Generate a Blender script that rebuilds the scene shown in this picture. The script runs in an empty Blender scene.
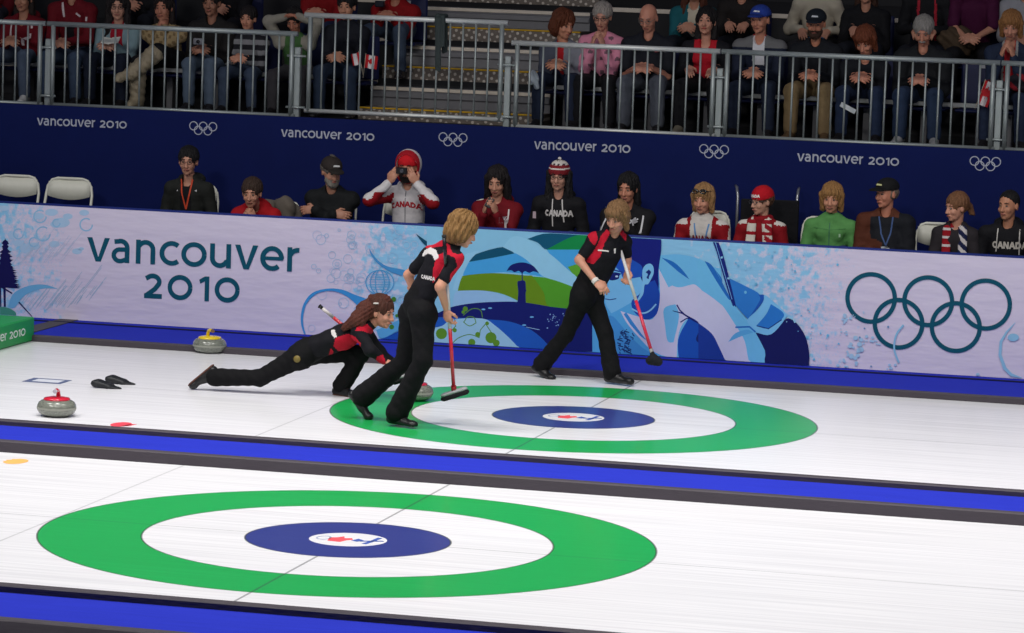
import bpy, bmesh, math, random
import numpy as np
from mathutils import Vector, Matrix
PI = math.pi
random.seed(7); RNG = np.random.RandomState(7)
C = bpy.context.scene.collection
sc = bpy.context.scene
# ------------------------------------------------------------------ camera
IMW, IMH = 1024.0, 633.0
F_PX = 3570.793
CAM = np.array([5.93402, -20.0703, 3.6258])
FW = np.array([-0.23934312, 0.96495179, -0.10762396])
RT = np.array([0.96918078, 0.24409868, 0.03323334])
UP = np.array([-0.05833943, 0.0963529, 0.99363606])
def ray(x, y): return FW + RT * (x - IMW / 2) / F_PX - UP * (y - IMH / 2) / F_PX
def at(x, y, Y):                     # point seen at a pixel on the upright plane at depth Y
    d = ray(x, y); return CAM + d * (Y - CAM[1]) / d[1]
def gz(x, y, z=0.0):                 # point seen at a pixel on the level plane z
    d = ray(x, y); return CAM + d * (z - CAM[2]) / d[2]
def pix(P):
    d = np.atleast_2d(P) - CAM; q = d @ FW
    return np.stack([IMW / 2 + F_PX * (d @ RT) / q, IMH / 2 - F_PX * (d @ UP) / q], 1)
cam = bpy.data.cameras.new('camera'); co = bpy.data.objects.new('camera', cam); C.objects.link(co)
co.matrix_world = Matrix(((RT[0], UP[0], -FW[0], CAM[0]), (RT[1], UP[1], -FW[1], CAM[1]), (RT[2], UP[2], -FW[2], CAM[2]), (0, 0, 0, 1)))
cam.sensor_width = 36; cam.lens = F_PX / IMW * 36; cam.clip_end = 200
sc.camera = co
sc.view_settings.view_transform = 'Standard'; sc.view_settings.look = 'None'
sc.view_settings.gamma = 1; sc.view_settings.use_curve_mapping = False
sc.view_settings.exposure = -0.1
# ------------------------------------------------------------------ materials
def lin(c):
    c = c / 255.0
    return c / 12.92 if c <= 0.04045 else ((c + 0.055) / 1.055) ** 2.4
def L(rgb): return (lin(rgb[0]), lin(rgb[1]), lin(rgb[2]), 1)
MATS = {}
def nodes_of(m): m.use_nodes = True; return m.node_tree.nodes, m.node_tree.links
def M(rgb, rough=.7, metal=0.0, var=.12, scale=18, bump=0.0, bscale=60, spec=.35, stretch=(1, 1, 1), sheen=0, coat=0):
    key = (rgb, rough, metal, var, scale, bump, bscale, spec, stretch, sheen, coat)
    if key in MATS: return MATS[key]
    m = bpy.data.materials.new('surface_%02x%02x%02x' % tuple(int(v) for v in rgb)); n, l = nodes_of(m)
    b = n['Principled BSDF']; b.inputs['Roughness'].default_value = rough; b.inputs['Metallic'].default_value = metal
    b.inputs['Specular IOR Level'].default_value = spec
    if coat: b.inputs['Coat Weight'].default_value = coat; b.inputs['Coat Roughness'].default_value = .1
    tc = n.new('ShaderNodeTexCoord'); mp = n.new('ShaderNodeMapping'); mp.inputs['Scale'].default_value = stretch
    l.new(tc.outputs['Object'], mp.inputs['Vector'])
    nz = n.new('ShaderNodeTexNoise'); nz.inputs['Scale'].default_value = scale; nz.inputs['Detail'].default_value = 3
    l.new(mp.outputs[0], nz.inputs['Vector'])
    mx = n.new('ShaderNodeMix'); mx.data_type = 'RGBA'
    c = L(rgb); mx.inputs[6].default_value = tuple(v * (1 - var) for v in c[:3]) + (1,)
    mx.inputs[7].default_value = tuple(min(1, v * (1 + var)) for v in c[:3]) + (1,)
    l.new(nz.outputs['Fac'], mx.inputs[0]); l.new(mx.outputs[2], b.inputs['Base Color'])
    if bump:
        n2 = n.new('ShaderNodeTexNoise'); n2.inputs['Scale'].default_value = bscale; n2.inputs['Detail'].default_value = 2
        l.new(mp.outputs[0], n2.inputs['Vector'])
        bp = n.new('ShaderNodeBump'); bp.inputs['Strength'].default_value = bump; bp.inputs['Distance'].default_value = .02
        l.new(n2.outputs['Fac'], bp.inputs['Height']); l.new(bp.outputs[0], b.inputs['Normal'])
    MATS[key] = m; return m
def cloth(rgb, **k):
    k.setdefault('rough', .85); k.setdefault('bump', .35); k.setdefault('bscale', 22); k.setdefault('spec', .2); return M(rgb, **k)
def skin(rgb): return M(rgb, rough=.5, var=.06, scale=30, spec=.35)
def hairm(rgb): return M(rgb, rough=.6, var=.6, scale=95, stretch=(1, 1, .16), spec=.3, bump=.8, bscale=120)
# ------------------------------------------------------------------ object helpers
def link(name, me, parent=None, loc=(0, 0, 0)):
    o = bpy.data.objects.new(name, me); C.objects.link(o); o.location = loc
    if parent is not None: o.parent = parent
    return o
def tag(o, label=None, cat=None, group=None, kind=None):
    if label: o['label'] = label
    if cat: o['category'] = cat
    if group: o['group'] = group
    if kind: o['kind'] = kind
    return o
def empty(name, loc=(0, 0, 0), rz=0.0):
    o = bpy.data.objects.new(name, None); C.objects.link(o); o.location = loc; o.rotation_euler = (0, 0, rz)
    o.empty_display_size = .1; return o
def copy_tree(o, parent=None):
    c = o.copy(); C.objects.link(c); c.parent = parent
    for ch in list(o.children): copy_tree(ch, c)
    return c
class MB:                                  # collects shapes, links them as one mesh object
    def __init__(s): s.v = []; s.f = []; s.m = []; s.mi = 0; s.sm = []
    def add(s, vs, fs, smooth=False):
        o = len(s.v); s.v += [tuple(map(float, v)) for v in vs]
        for f in fs: s.f.append(tuple(o + i for i in f)); s.m.append(s.mi); s.sm.append(smooth)
        return s
    def box(s, x0, x1, y0, y1, z0, z1, bev=0.0):
        b = min(bev, (x1 - x0) / 2.1, (y1 - y0) / 2.1, (z1 - z0) / 2.1)
        if b <= 0:
            vs = [(x, y, z) for z in (z0, z1) for y in (y0, y1) for x in (x0, x1)]
            return s.add(vs, [(0, 2, 3, 1), (4, 5, 7, 6), (0, 1, 5, 4), (2, 6, 7, 3), (0, 4, 6, 2), (1, 3, 7, 5)])
        vs = []; idx = {}
        X = (x0, x1); Yv = (y0, y1); Z = (z0, z1)
        for i in (0, 1):
            for j in (0, 1):
                for k in (0, 1):
                    sx, sy, sz = (1 if i else -1), (1 if j else -1), (1 if k else -1)
                    p = (X[i], Yv[j], Z[k])
                    idx[i, j, k, 0] = len(vs); vs.append((p[0], p[1] - sy * b, p[2] - sz * b))
                    idx[i, j, k, 1] = len(vs); vs.append((p[0] - sx * b, p[1], p[2] - sz * b))
                    idx[i, j, k, 2] = len(vs); vs.append((p[0] - sx * b, p[1] - sy * b, p[2]))
        fs = []
        for i in (0, 1): fs.append([idx[i, 0, 0, 0], idx[i, 1, 0, 0], idx[i, 1, 1, 0], idx[i, 0, 1, 0]])
        for j in (0, 1): fs.append([idx[0, j, 0, 1], idx[1, j, 0, 1], idx[1, j, 1, 1], idx[0, j, 1, 1]])
        for k in (0, 1): fs.append([idx[0, 0, k, 2], idx[1, 0, k, 2], idx[1, 1, k, 2], idx[0, 1, k, 2]])
        for a in (0, 1):
            for c in (0, 1):
                fs.append([idx[a, c, 0, 0], idx[a, c, 1, 0], idx[a, c, 1, 1], idx[a, c, 0, 1]])
                fs.append([idx[a, 0, c, 0], idx[a, 1, c, 0], idx[a, 1, c, 2], idx[a, 0, c, 2]])
                fs.append([idx[0, a, c, 1], idx[1, a, c, 1], idx[1, a, c, 2], idx[0, a, c, 2]])
        for i in (0, 1):
            for j in (0, 1):
                for k in (0, 1): fs.append([idx[i, j, k, 0], idx[i, j, k, 1], idx[i, j, k, 2]])
        return s.add(vs, fs)
    def tube(s, pts, r, n=10, caps=True, closed=False):
        pts = [Vector(p) for p in pts]; N = len(pts); rs = r if isinstance(r, (list, tuple)) else [r] * N
        vs = []; fs = []; prev = None
        for i, p in enumerate(pts):
            if closed: t = pts[(i + 1) % N] - pts[i - 1]
            else: t = pts[min(i + 1, N - 1)] - pts[max(i - 1, 0)]
            t.normalize()
            if prev is None: a = t.orthogonal().normalized()
            else: a = (prev - t * prev.dot(t)).normalized()
            prev = a; b = t.cross(a)
            for k in range(n):
                an = 2 * PI * k / n; vs.append(p + (a * math.cos(an) + b * math.sin(an)) * rs[i])
        for i in range(N if closed else N - 1):
            j = (i + 1) % N
            for k in range(n): fs.append((i * n + k, i * n + (k + 1) % n, j * n + (k + 1) % n, j * n + k))
        s.add(vs, fs, True)
        if caps and not closed:
            s.add(vs[:n], [tuple(range(n))[::-1]]); s.add(vs[-n:], [tuple(range(n))])
        return s
    def lathe(s, prof, c=(0, 0, 0), n=32):
        vs = []; fs = []
        for (r, z) in prof:
            for k in range(n):
                a = 2 * PI * k / n; vs.append((c[0] + r * math.cos(a), c[1] + r * math.sin(a), c[2] + z))
        for i in range(len(prof) - 1):
            for k in range(n): fs.append((i * n + k, i * n + (k + 1) % n, (i + 1) * n + (k + 1) % n, (i + 1) * n + k))
        return s.add(vs, fs, True)
    def plate(s, poly, fr, th=.002):           # flat polygon given in a plane frame fr(u,v,depth) with real thickness
        n = len(poly); vs = [fr(u, v, 0) for u, v in poly] + [fr(u, v, th) for u, v in poly]
        return s.add(vs, [tuple(range(n)), tuple(range(n, 2 * n))[::-1]] + [(i, (i + 1) % n, n + (i + 1) % n, n + i) for i in range(n)])
    def build(s, name, mats, parent=None, loc=(0, 0, 0), recalc=True):
        me = bpy.data.meshes.new(name); me.from_pydata([tuple(np.array(v) - np.array(loc)) for v in s.v] if tuple(loc) != (0, 0, 0) and parent is None else s.v, [], s.f)
        for m in (mats if isinstance(mats, (list, tuple)) else [mats]): me.materials.append(m)
        me.polygons.foreach_set('material_index', s.m); me.polygons.foreach_set('use_smooth', s.sm)
        if recalc:
            bm = bmesh.new(); bm.from_mesh(me); bmesh.ops.remove_doubles(bm, verts=bm.verts, dist=1e-5)
            bmesh.ops.recalc_face_normals(bm, faces=bm.faces); bm.to_mesh(me); bm.free()
        me.update()
        return link(name, me, parent, loc)
# ------------------------------------------------------------------ lettering: strokes on a unit x-height
def arc(cx, cy, rx, ry, a0, a1, n=14):
    return [(cx + rx * math.cos(math.radians(a0 + (a1 - a0) * i / n)), cy + ry * math.sin(math.radians(a0 + (a1 - a0) * i / n))) for i in range(n + 1)]
def strip(pts, w):                            # stroke -> quads
    out = []; n = len(pts); Lf = []; Rg = []
    for i, p in enumerate(pts):
        a = pts[max(i - 1, 0)]; b = pts[min(i + 1, n - 1)]
        tx, ty = b[0] - a[0], b[1] - a[1]; q = math.hypot(tx, ty) or 1; tx /= q; ty /= q
        ww = w[i] if isinstance(w, list) else w
        if 0 < i < n - 1:
            ux, uy = p[0] - a[0], p[1] - a[1]; uq = math.hypot(ux, uy) or 1; cs = max(.5, (ux * tx + uy * ty) / uq); ww = ww / cs
        Lf.append((p[0] - ty * ww / 2, p[1] + tx * ww / 2)); Rg.append((p[0] + ty * ww / 2, p[1] - tx * ww / 2))
    for i in range(n - 1): out.append([Rg[i], Rg[i + 1], Lf[i + 1], Lf[i]])
    return out
def glyph(ch, w):
    h = w / 2; g = []
    if ch == 'v': g = [[(0, 1), (w * 1.1, 1), (.47 + w * .3, .0), (.47 - w * .55, 0)], [(.94, 1), (.94 - w * 1.1, 1), (.47 - w * .3, 0), (.47 + w * .55, 0)]]; ad = 1.0
    elif ch == 'a':
        g = strip([(.1, .87)] + arc(.36, .62, .27, .38 - h, 110, 0, 10) + [(.63, 0)], w) + strip([(.63, .56)] + arc(.34, .31, .26, .31 - h + .03, 80, 285, 14) + [(.6, .15)], w * .95); ad = .9
    elif ch == 'n': g = strip([(h + .06, 0), (h + .06, 1)], w) + strip([(h + .06, .72)] + arc(.46, .6, .3, .4 - h, 150, 0, 12) + [(.76, 0)], w); ad = 1.0
    elif ch == 'c': g = strip(arc(.5, .5, .5 - h, .5 - h + .01, 50, 310, 22), w); ad = .86
    elif ch in 'o': g = strip(arc(.52, .5, .52 - h, .5 - h + .01, 0, 360, 32), w); ad = 1.1
    elif ch == '0': g = strip(arc(.55, .5, .55 - h, .5 - h + .01, 0, 360, 32), w); ad = 1.22
    elif ch == 'u': g = strip([(.8, 1), (.8, 0)], w) + strip([(.14, 1), (.14, .42)] + arc(.44, .4, .3, .4 - h, 180, 330, 12) + [(.8, .28)], w); ad = 1.02
    elif ch == 'e': g = strip(arc(.48, .5, .48 - h, .5 - h + .01, 0, 312, 24), w) + [[(h, .43), (.96 - h * .4, .43), (.96, .43 + w * .75), (h, .43 + w * .75)]]; ad = 1.0
    elif ch == 'r': g = strip([(h + .06, 0), (h + .06, 1)], w) + strip([(h + .06, .68)] + arc(.5, .55, .34, .44 - h, 150, 84, 8), w); ad = .66
    elif ch == '2': g = strip([(.1, .8)] + arc(.4, .68, .3, .31 - h + .02, 135, -20, 12) + [(.5, .38), (.1, h)], w) + [[(.03, 0), (.82, 0), (.82, w), (.03, w)]]; ad = .95
    elif ch == '1': g = [[(.3, 0), (.3 + w, 0), (.3 + w, 1), (.3, 1)], [(.05, .86), (.3, 1), (.3 + w * .5, .9), (.3, .8), (.1, .7)]]; ad = .62
    elif ch == 'C': g = strip(arc(.5, .5, .46 - h, .5 - h, 45, 315, 12), w); ad = .92
    elif ch == 'A': g = strip([(.06, 0), (.46, 1)], w) + strip([(.46, 1), (.86, 0)], w) + [[(.2, .25), (.72, .25), (.72, .25 + w), (.2, .25 + w)]]; ad = .95
    elif ch == 'N': g = strip([(h, 0), (h, 1)], w) + strip([(.75, 0), (.75, 1)], w) + strip([(h, 1), (.75, 0)], w); ad = .95
    elif ch == 'D': g = strip([(h, 0), (h, 1)], w) + strip([(h, 1 - h), (.35, 1 - h)] + arc(.35, .5, .4, .5 - h, 90, -90, 10) + [(h, h)], w); ad = .92
    else: ad = .55
    return g, ad
def text_polys(txt, w=.19, space=.0):
    out = []; x = 0
    for ch in txt:
        g, ad = glyph(ch, w)
        out += [[(x + px, py) for px, py in poly] for poly in g]; x += ad + space
    xs = [p[0] for q in out for p in q]; x0, x1 = min(xs), max(xs)
    return [[((px - x0) / (x1 - x0), py) for px, py in q] for q in out], x1 - x0
def annulus(cx, cy, r, w, n=40, sy=1): 
    return strip([(cx + (r - w / 2) * math.cos(2 * PI * i / n), cy + sy * (r - w / 2) * math.sin(2 * PI * i / n)) for i in range(n + 1)], w)
def frameY(x0, z0, ex, ez, Y, side=-1):        # plane facing the camera; u along ex, v along ez (3-vectors)
    ex = np.array(ex, float); ez = np.array(ez, float); o = np.array([x0, Y, z0], float)
    return lambda u, v, d: tuple(o + ex * u + ez * v + np.array([0, side * d, 0]))
# ------------------------------------------------------------------ signed-distance modelling
def cap(a, b, ra, rb=None, ax=None, fl=1.0): return ('c', np.array(a, float), np.array(b, float), ra, ra if rb is None else rb, None if ax is None else np.array(ax, float) / np.linalg.norm(ax), fl)
def ell(c, r, R=None, op='u'): return ('e', np.array(c, float), np.array(r, float), R, op)
def cutp(c, n): return ('p', np.array(c, float), np.array(n, float) / np.linalg.norm(n))      # removes the side n points to
def pd(pr, X):
    if pr[0] == 'c':
        _, a, b, ra, rb, ax, fl = pr
        ba = b - a; q = X - a; t = np.clip((q @ ba) / max(ba @ ba, 1e-12), 0, 1); q = q - t[..., None] * ba
        if ax is not None: q = q + (q @ ax)[..., None] * ax * (1 / fl - 1)
        return np.sqrt((q * q).sum(-1)) - (ra + (rb - ra) * t)
    if pr[0] == 'e':
        _, c, r, R, op = pr
        q = X - c
        if R is not None: q = q @ R
        k0 = np.sqrt(((q / r) ** 2).sum(-1)); k1 = np.sqrt(((q / (r * r)) ** 2).sum(-1)) + 1e-9
        return k0 * (k0 - 1) / k1
    return (X - pr[1]) @ pr[2]
def bb(pr):
    if pr[0] == 'c': r = max(pr[3], pr[4]); return np.minimum(pr[1], pr[2]) - r, np.maximum(pr[1], pr[2]) + r
    r = pr[2].max(); return pr[1] - r, pr[1] + r
def isadd(pr): return pr[0] == 'c' or (pr[0] == 'e' and pr[4] == 'u')
def smin(a, b, k):
    h = np.maximum(k - np.abs(a - b), 0) / k; return np.minimum(a, b) - h * h * k * .25
def sdf(prims, X, k=.02):
    F = None
    for pr in prims:
        d = pd(pr, X)
        if F is None: F = d
        elif isadd(pr): F = smin(F, d, k)
        elif pr[0] == 'e': F = np.maximum(F, -d)
        else: F = np.maximum(F, d)
    return F
def grow(prims, h=.01, k=.02, disp=None):
    lo = np.min([bb(p)[0] for p in prims if isadd(p)], 0) - 3 * h; hi = np.max([bb(p)[1] for p in prims if isadd(p)], 0) + 3 * h
    n = np.ceil((hi - lo) / h).astype(int) + 1
    F = np.full(n, 1.0, np.float32)
    ax = [lo[i] + h * np.arange(n[i]) for i in range(3)]
    for pr in prims:
        if pr[0] == 'p': s = (slice(None),) * 3
        else:
            a, b = bb(pr); m = k * 1.2 + 3 * h
            i0 = np.clip(np.floor((a - m - lo) / h).astype(int), 0, n - 1); i1 = np.clip(np.ceil((b + m - lo) / h).astype(int) + 1, 1, n)
            s = tuple(slice(i0[i], i1[i]) for i in range(3))
        X = np.stack(np.meshgrid(ax[0][s[0]], ax[1][s[1]], ax[2][s[2]], indexing='ij'), -1)
        d = pd(pr, X)
        if isadd(pr): F[s] = smin(F[s], d, k)
        elif pr[0] == 'e': F[s] = np.maximum(F[s], -d)
        else: F[s] = np.maximum(F[s], d)
    F[0] = F[-1] = 1; F[:, 0] = F[:, -1] = 1; F[:, :, 0] = F[:, :, -1] = 1
    if disp is not None:
        I = np.argwhere(np.abs(F) < 4 * h); X = lo + I * h
        F[I[:, 0], I[:, 1], I[:, 2]] += disp(X)
    S = F < 0
    c = [S[i:n[0] - 1 + i, j:n[1] - 1 + j, l:n[2] - 1 + l] for i in (0, 1) for j in (0, 1) for l in (0, 1)]
    cnt = sum(x.astype(np.int8) for x in c); cells = np.argwhere((cnt > 0) & (cnt < 8))
    idx = -np.ones(tuple(n - 1), np.int64); idx[cells[:, 0], cells[:, 1], cells[:, 2]] = np.arange(len(cells))
    V = np.zeros((len(cells), 3)); K = np.zeros(len(cells))
    corners = [(i, j, l) for i in (0, 1) for j in (0, 1) for l in (0, 1)]
    for a in corners:
        for d in range(3):
            if a[d]: continue
            b = list(a); b[d] = 1
            fa = F[cells[:, 0] + a[0], cells[:, 1] + a[1], cells[:, 2] + a[2]]; fb = F[cells[:, 0] + b[0], cells[:, 1] + b[1], cells[:, 2] + b[2]]
            m = (fa < 0) != (fb < 0); t = np.where(m, fa / np.where(m, fa - fb, 1), 0)
            p = np.array(a, float)[None] + np.zeros((len(cells), 3)); p[:, d] += t
            V[m] += p[m]; K[m] += 1
    V = lo + (cells + V / K[:, None]) * h
    Q = []
    for d in range(3):
        s0 = [slice(None)] * 3; s1 = [slice(None)] * 3; s0[d] = slice(0, -1); s1[d] = slice(1, None)
        A = S[tuple(s0)]; B = S[tuple(s1)]; E = np.argwhere(A != B)
        u, v = (d + 1) % 3, (d + 2) % 3
        ok = (E[:, u] > 0) & (E[:, v] > 0) & (E[:, u] < n[u] - 1) & (E[:, v] < n[v] - 1); E = E[ok]
        def ix(du, dv):
            q = E.copy(); q[:, u] -= du; q[:, v] -= dv; return idx[q[:, 0], q[:, 1], q[:, 2]]
        q = np.stack([ix(1, 1), ix(0, 1), ix(0, 0), ix(1, 0)], 1)
        fl = ~S[E[:, 0], E[:, 1], E[:, 2]]; q[fl] = q[fl][:, ::-1]
        Q.append(q)
    Q = np.concatenate(Q); Q = Q[(Q >= 0).all(1)]
    return V, Q
def meshobj(name, parts, mats, parent=None, loc=(0, 0, 0), paint=None, flat=False):
    vs = []; fs = []; off = 0
    for V, Q in parts: vs.append(V); fs.append(Q + off); off += len(V)
    V = np.concatenate(vs); Q = np.concatenate(fs)
    me = bpy.data.meshes.new(name); me.vertices.add(len(V)); me.vertices.foreach_set('co', (V - np.array(loc)).astype(np.float32).ravel())
    me.loops.add(Q.size); me.loops.foreach_set('vertex_index', Q.astype(np.int32).ravel())
    me.polygons.add(len(Q)); me.polygons.foreach_set('loop_start', np.arange(0, Q.size, 4, dtype=np.int32))
    me.update(calc_edges=True)
    for m in (mats if isinstance(mats, (list, tuple)) else [mats]): me.materials.append(m)
    me.polygons.foreach_set('use_smooth', np.ones(len(Q), bool))
    if paint is not None:
        c = V[Q].mean(1); nn = np.cross(V[Q[:, 2]] - V[Q[:, 0]], V[Q[:, 3]] - V[Q[:, 1]]); nn /= (np.linalg.norm(nn, axis=1)[:, None] + 1e-12)
        me.polygons.foreach_set('material_index', paint(c, nn).astype(np.int32))
    me.update()
    return link(name, me, parent, (0, 0, 0) if parent is not None else loc)
def inpoly(x, y, poly):
    r = np.zeros(len(x), bool); n = len(poly)
    for i in range(n):
        x0, y0 = poly[i]; x1, y1 = poly[(i + 1) % n]
        c = ((y0 > y) != (y1 > y)) & (x < (x1 - x0) * (y - y0) / ((y1 - y0) if y1 != y0 else 1e-9) + x0); r ^= c
    return r
def drape(polys3, direction, prims, k=.02, off=.0035):   # lay small flat shapes onto a surface
    d = np.array(direction, float); d /= np.linalg.norm(d)
    flat = [p for q in polys3 for p in q]; X = np.array(flat, float); t = np.zeros(len(X))
    for _ in range(40): t += np.clip(sdf(prims, X + t[:, None] * d, k) - off, -.05, .1) * .9
    X = X + t[:, None] * d; out = []; i = 0
    ok = np.abs(sdf(prims, X, k) - off) < .006
    for q in polys3:
        if ok[i:i + len(q)].all(): out.append([tuple(v) for v in X[i:i + len(q)]])
        i += len(q)
    return out
# ================================================================== THE SETTING
YB, YW = 9.75, 11.1            # sponsor banner, navy stand wall
X0, X1 = -16.0, 9.0
D2 = 5.876                     # far house centre
def struct(o): o['kind'] = 'structure'; return o
def ice_mat():
    m = bpy.data.materials.new('curling_ice'); n, l = nodes_of(m); b = n['Principled BSDF']
    g = n.new('ShaderNodeNewGeometry'); sx = n.new('ShaderNodeSeparateXYZ'); l.new(g.outputs['Position'], sx.inputs[0])
    def mth(op, a, c=None, d=None):
        q = n.new('ShaderNodeMath'); q.operation = op
        for i, v in enumerate((a, c, d)):
            if v is None: continue
            if isinstance(v, (int, float)): q.inputs[i].default_value = v
            else: l.new(v, q.inputs[i])
        return q.outputs[0]
    x, y = sx.outputs[0], sx.outputs[1]
    # streaks left by sweeping, long in x
    mp = n.new('ShaderNodeMapping'); mp.inputs['Scale'].default_value = (.55, 26, 1); l.new(g.outputs['Position'], mp.inputs[0])
    nz = n.new('ShaderNodeTexNoise'); nz.inputs['Scale'].default_value = 1; nz.inputs['Detail'].default_value = 5; l.new(mp.outputs[0], nz.inputs[0])
    cr = n.new('ShaderNodeValToRGB'); cr.color_ramp.elements[0].position = .3; cr.color_ramp.elements[1].position = .62
    cr.color_ramp.elements[0].color = L((224, 224, 229)); cr.color_ramp.elements[1].color = L((244, 244, 248)); l.new(nz.outputs[0], cr.inputs[0])
    mp2 = n.new('ShaderNodeMapping'); mp2.inputs['Scale'].default_value = (.8, 60, 1); l.new(g.outputs['Position'], mp2.inputs[0])
    n2 = n.new('ShaderNodeTexNoise'); n2.inputs['Scale'].default_value = 1; n2.inputs['Detail'].default_value = 3; l.new(mp2.outputs[0], n2.inputs[0])
    cur = cr.outputs[0]
    def mix(fac, a, col):
        q = n.new('ShaderNodeMix'); q.data_type = 'RGBA'; l.new(fac, q.inputs[0]); l.new(a, q.inputs[6])
        if isinstance(col, tuple): q.inputs[7].default_value = L(col)
        else: l.new(col, q.inputs[7])
        return q.outputs[2]
    grn = n.new('ShaderNodeMix'); grn.data_type = 'RGBA'; l.new(n2.outputs[0], grn.inputs[0]); grn.inputs[6].default_value = L((12, 152, 66)); grn.inputs[7].default_value = L((40, 188, 100))
    blu = n.new('ShaderNodeMix'); blu.data_type = 'RGBA'; l.new(n2.outputs[0], blu.inputs[0]); blu.inputs[6].default_value = L((36, 48, 128)); blu.inputs[7].default_value = L((66, 78, 150))
    for cy in (0.0, D2):
        yy = mth('SUBTRACT', y, cy); r = mth('SQRT', mth('ADD', mth('MULTIPLY', x, x), mth('MULTIPLY', yy, yy)))
        def band(a, c): return mth('MULTIPLY', mth('GREATER_THAN', r, a), mth('LESS_THAN', r, c))
        cur = mix(band(1.219, 1.829), cur, grn.outputs[2]); cur = mix(band(.2317, .61), cur, blu.outputs[2])
        for e in (1.829, 1.219, .61): 
            cur = mix(mth('MULTIPLY', band(e - .006, e + .006), .75), cur, (50, 60, 52))
        cl = mth('MULTIPLY', mth('LESS_THAN', mth('ABSOLUTE', mth('SUBTRACT', yy, 0.0)), .008), mth('GREATER_THAN', r, .61))
        cur = mix(mth('MULTIPLY', cl, .42), cur, (70, 76, 80))
    r1 = mth('SQRT', mth('ADD', mth('MULTIPLY', x, x), mth('MULTIPLY', y, y)))
    y2 = mth('SUBTRACT', y, D2); r2 = mth('SQRT', mth('ADD', mth('MULTIPLY', x, x), mth('MULTIPLY', y2, y2)))
    tee = mth('MULTIPLY', mth('LESS_THAN', mth('ABSOLUTE', x), .008), mth('GREATER_THAN', mth('MINIMUM', r1, r2), .61))
    cur = mix(mth('MULTIPLY', tee, .6), cur, (60, 66, 70))
    bk = mth('LESS_THAN', mth('ABSOLUTE', mth('ADD', x, 1.835)), .008)
    cur = mix(mth('MULTIPLY', bk, .3), cur, (70, 76, 80))
    l.new(cur, b.inputs['Base Color']); b.inputs['Roughness'].default_value = .34; b.inputs['Specular IOR Level'].default_value = .3
    b.inputs['Coat Weight'].default_value = .18; b.inputs['Coat Roughness'].default_value = .12
    bn = n.new('ShaderNodeTexNoise'); bn.inputs['Scale'].default_value = 70; l.new(g.outputs['Position'], bn.inputs[0])
    bp = n.new('ShaderNodeBump'); bp.inputs['Strength'].default_value = .08; bp.inputs['Distance'].default_value = .004; l.new(bn.outputs[0], bp.inputs['Height']); l.new(bp.outputs[0], b.inputs['Normal'])
    return m
ICE = ice_mat()
struct(MB().box(-26, 20, -14, 24, -.3, -.12).build('floor', M((60, 60, 66), rough=.9)))
ice_near = struct(MB().box(X0, X1, -2.5, 2.31, -.1, 0).build('ice_sheet', ICE))
ice_far = struct(MB().box(X0, X1, 3.3, 8.30, -.1, 0).build('ice_sheet', ICE))
CARP = M((42, 54, 184), rough=.95, var=.14, scale=9, bump=.3, bscale=160, spec=.08, stretch=(.3, 3, 1))
KERB = M((66, 60, 68), rough=.6, var=.1, scale=6, bump=.15, bscale=30, stretch=(.5, 2, 2), spec=.4)
def carpet(y0, y1, z): struct(MB().box(X0, X1, y0, y1, -.1, z).build('carpet_walkway', CARP))
def kerb(y0, y1, z): struct(MB().box(X0, X1, y0, y1, -.08, z, bev=.008).build('kerb', KERB))
carpet(-3.37, -2.575, .04); carpet(2.385, 3.235, .04); carpet(8.385, YW + .0, .03)
kerb(-3.45, -3.37, .08); kerb(-2.575, -2.495, .08); kerb(2.305, 2.385, .078); kerb(3.235, 3.315, .078); kerb(8.305, 8.385, .052)
struct(MB().box(X0, X1, -7.6, -3.45, -.1, 0).build('ice_sheet', ICE))
# dark seam and cable ramp on the far walkway
a = gz(1024, 382.4, .03); tag(struct(MB().tube([(X0, a[1] - .03, .036), (X1, a[1] - .03, .036)], .008, 6).build('trim_1', M((16, 18, 60)))))
q = [gz(33, 333, .03), gz(33, 326, .03), gz(60, 319.5, .03), gz(78, 320.5, .03)]
MBq = MB(); MBq.plate([(0, 0), (1, 0), (2, 0), (3, 0)], lambda u, v, d: (q[int(u)][0], q[int(u)][1], .031 + d), .006)
tag(MBq.build('cable_ramp', M((74, 70, 78), rough=.8)), 'flat grey cable ramp on the blue walkway beside the green box', 'ramp')

# ---------------- logos printed under the ice
def flatfr(o, z=.0006): return lambda u, v, d: (o[0] + u, o[1] + v, z + d)
def decal(name, polys, mat, parent, fr, th=.0008):
    m = MB()
    for p in polys: m.plate(p, fr, th)
    return m.build(name, mat, parent, recalc=False)
for ice, cy in ((ice_near, 0.0), (ice_far, D2)):
    e = [[(-.10, -.09), (-.02, -.1), (.0, -.03), (.03, .0), (.01, .05), (-.03, .03), (-.05, .09), (-.08, .04), (-.12, .02)]]
    decal('button_emblem', e, M((232, 80, 90)), ice, flatfr((-.0, cy)))
    decal('button_emblem', strip([(.13, -.11), (.15, .0), (.16, .13)], .03) + strip([(.08, -.03), (.21, .03)], .025) + [[(.03, -.03), (.07, -.05), (.1, 0), (.05, .05)]], M((60, 88, 170)), ice, flatfr((0, cy)))
    decal('button_emblem', strip(arc(-.15, 0, .04, .06, 0, 360, 14), .012), M((170, 178, 205)), ice, flatfr((0, cy)))
P0 = gz(47, 381); 
fr_ = flatfr((P0[0], P0[1]))
decal('ice_logo', [[(-.16, -.13), (.16, -.13), (.16, .13), (-.16, .13)]], M((92, 104, 140)), ice_far, fr_)
decal('ice_logo', [[(-.1, -.075), (.12, -.075), (.12, .075), (-.1, .075)]], M((214, 218, 230)), ice_far, flatfr((P0[0], P0[1]), .0018))
P0 = gz(16, 461.5)
decal('ice_logo', [[(.075 * math.cos(t / 12 * PI) * (1 + .15 * math.sin(3 * t)), .12 * math.sin(t / 12 * PI)) for t in range(24)]], M((250, 176, 96)), ice_near, flatfr(P0))
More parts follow.
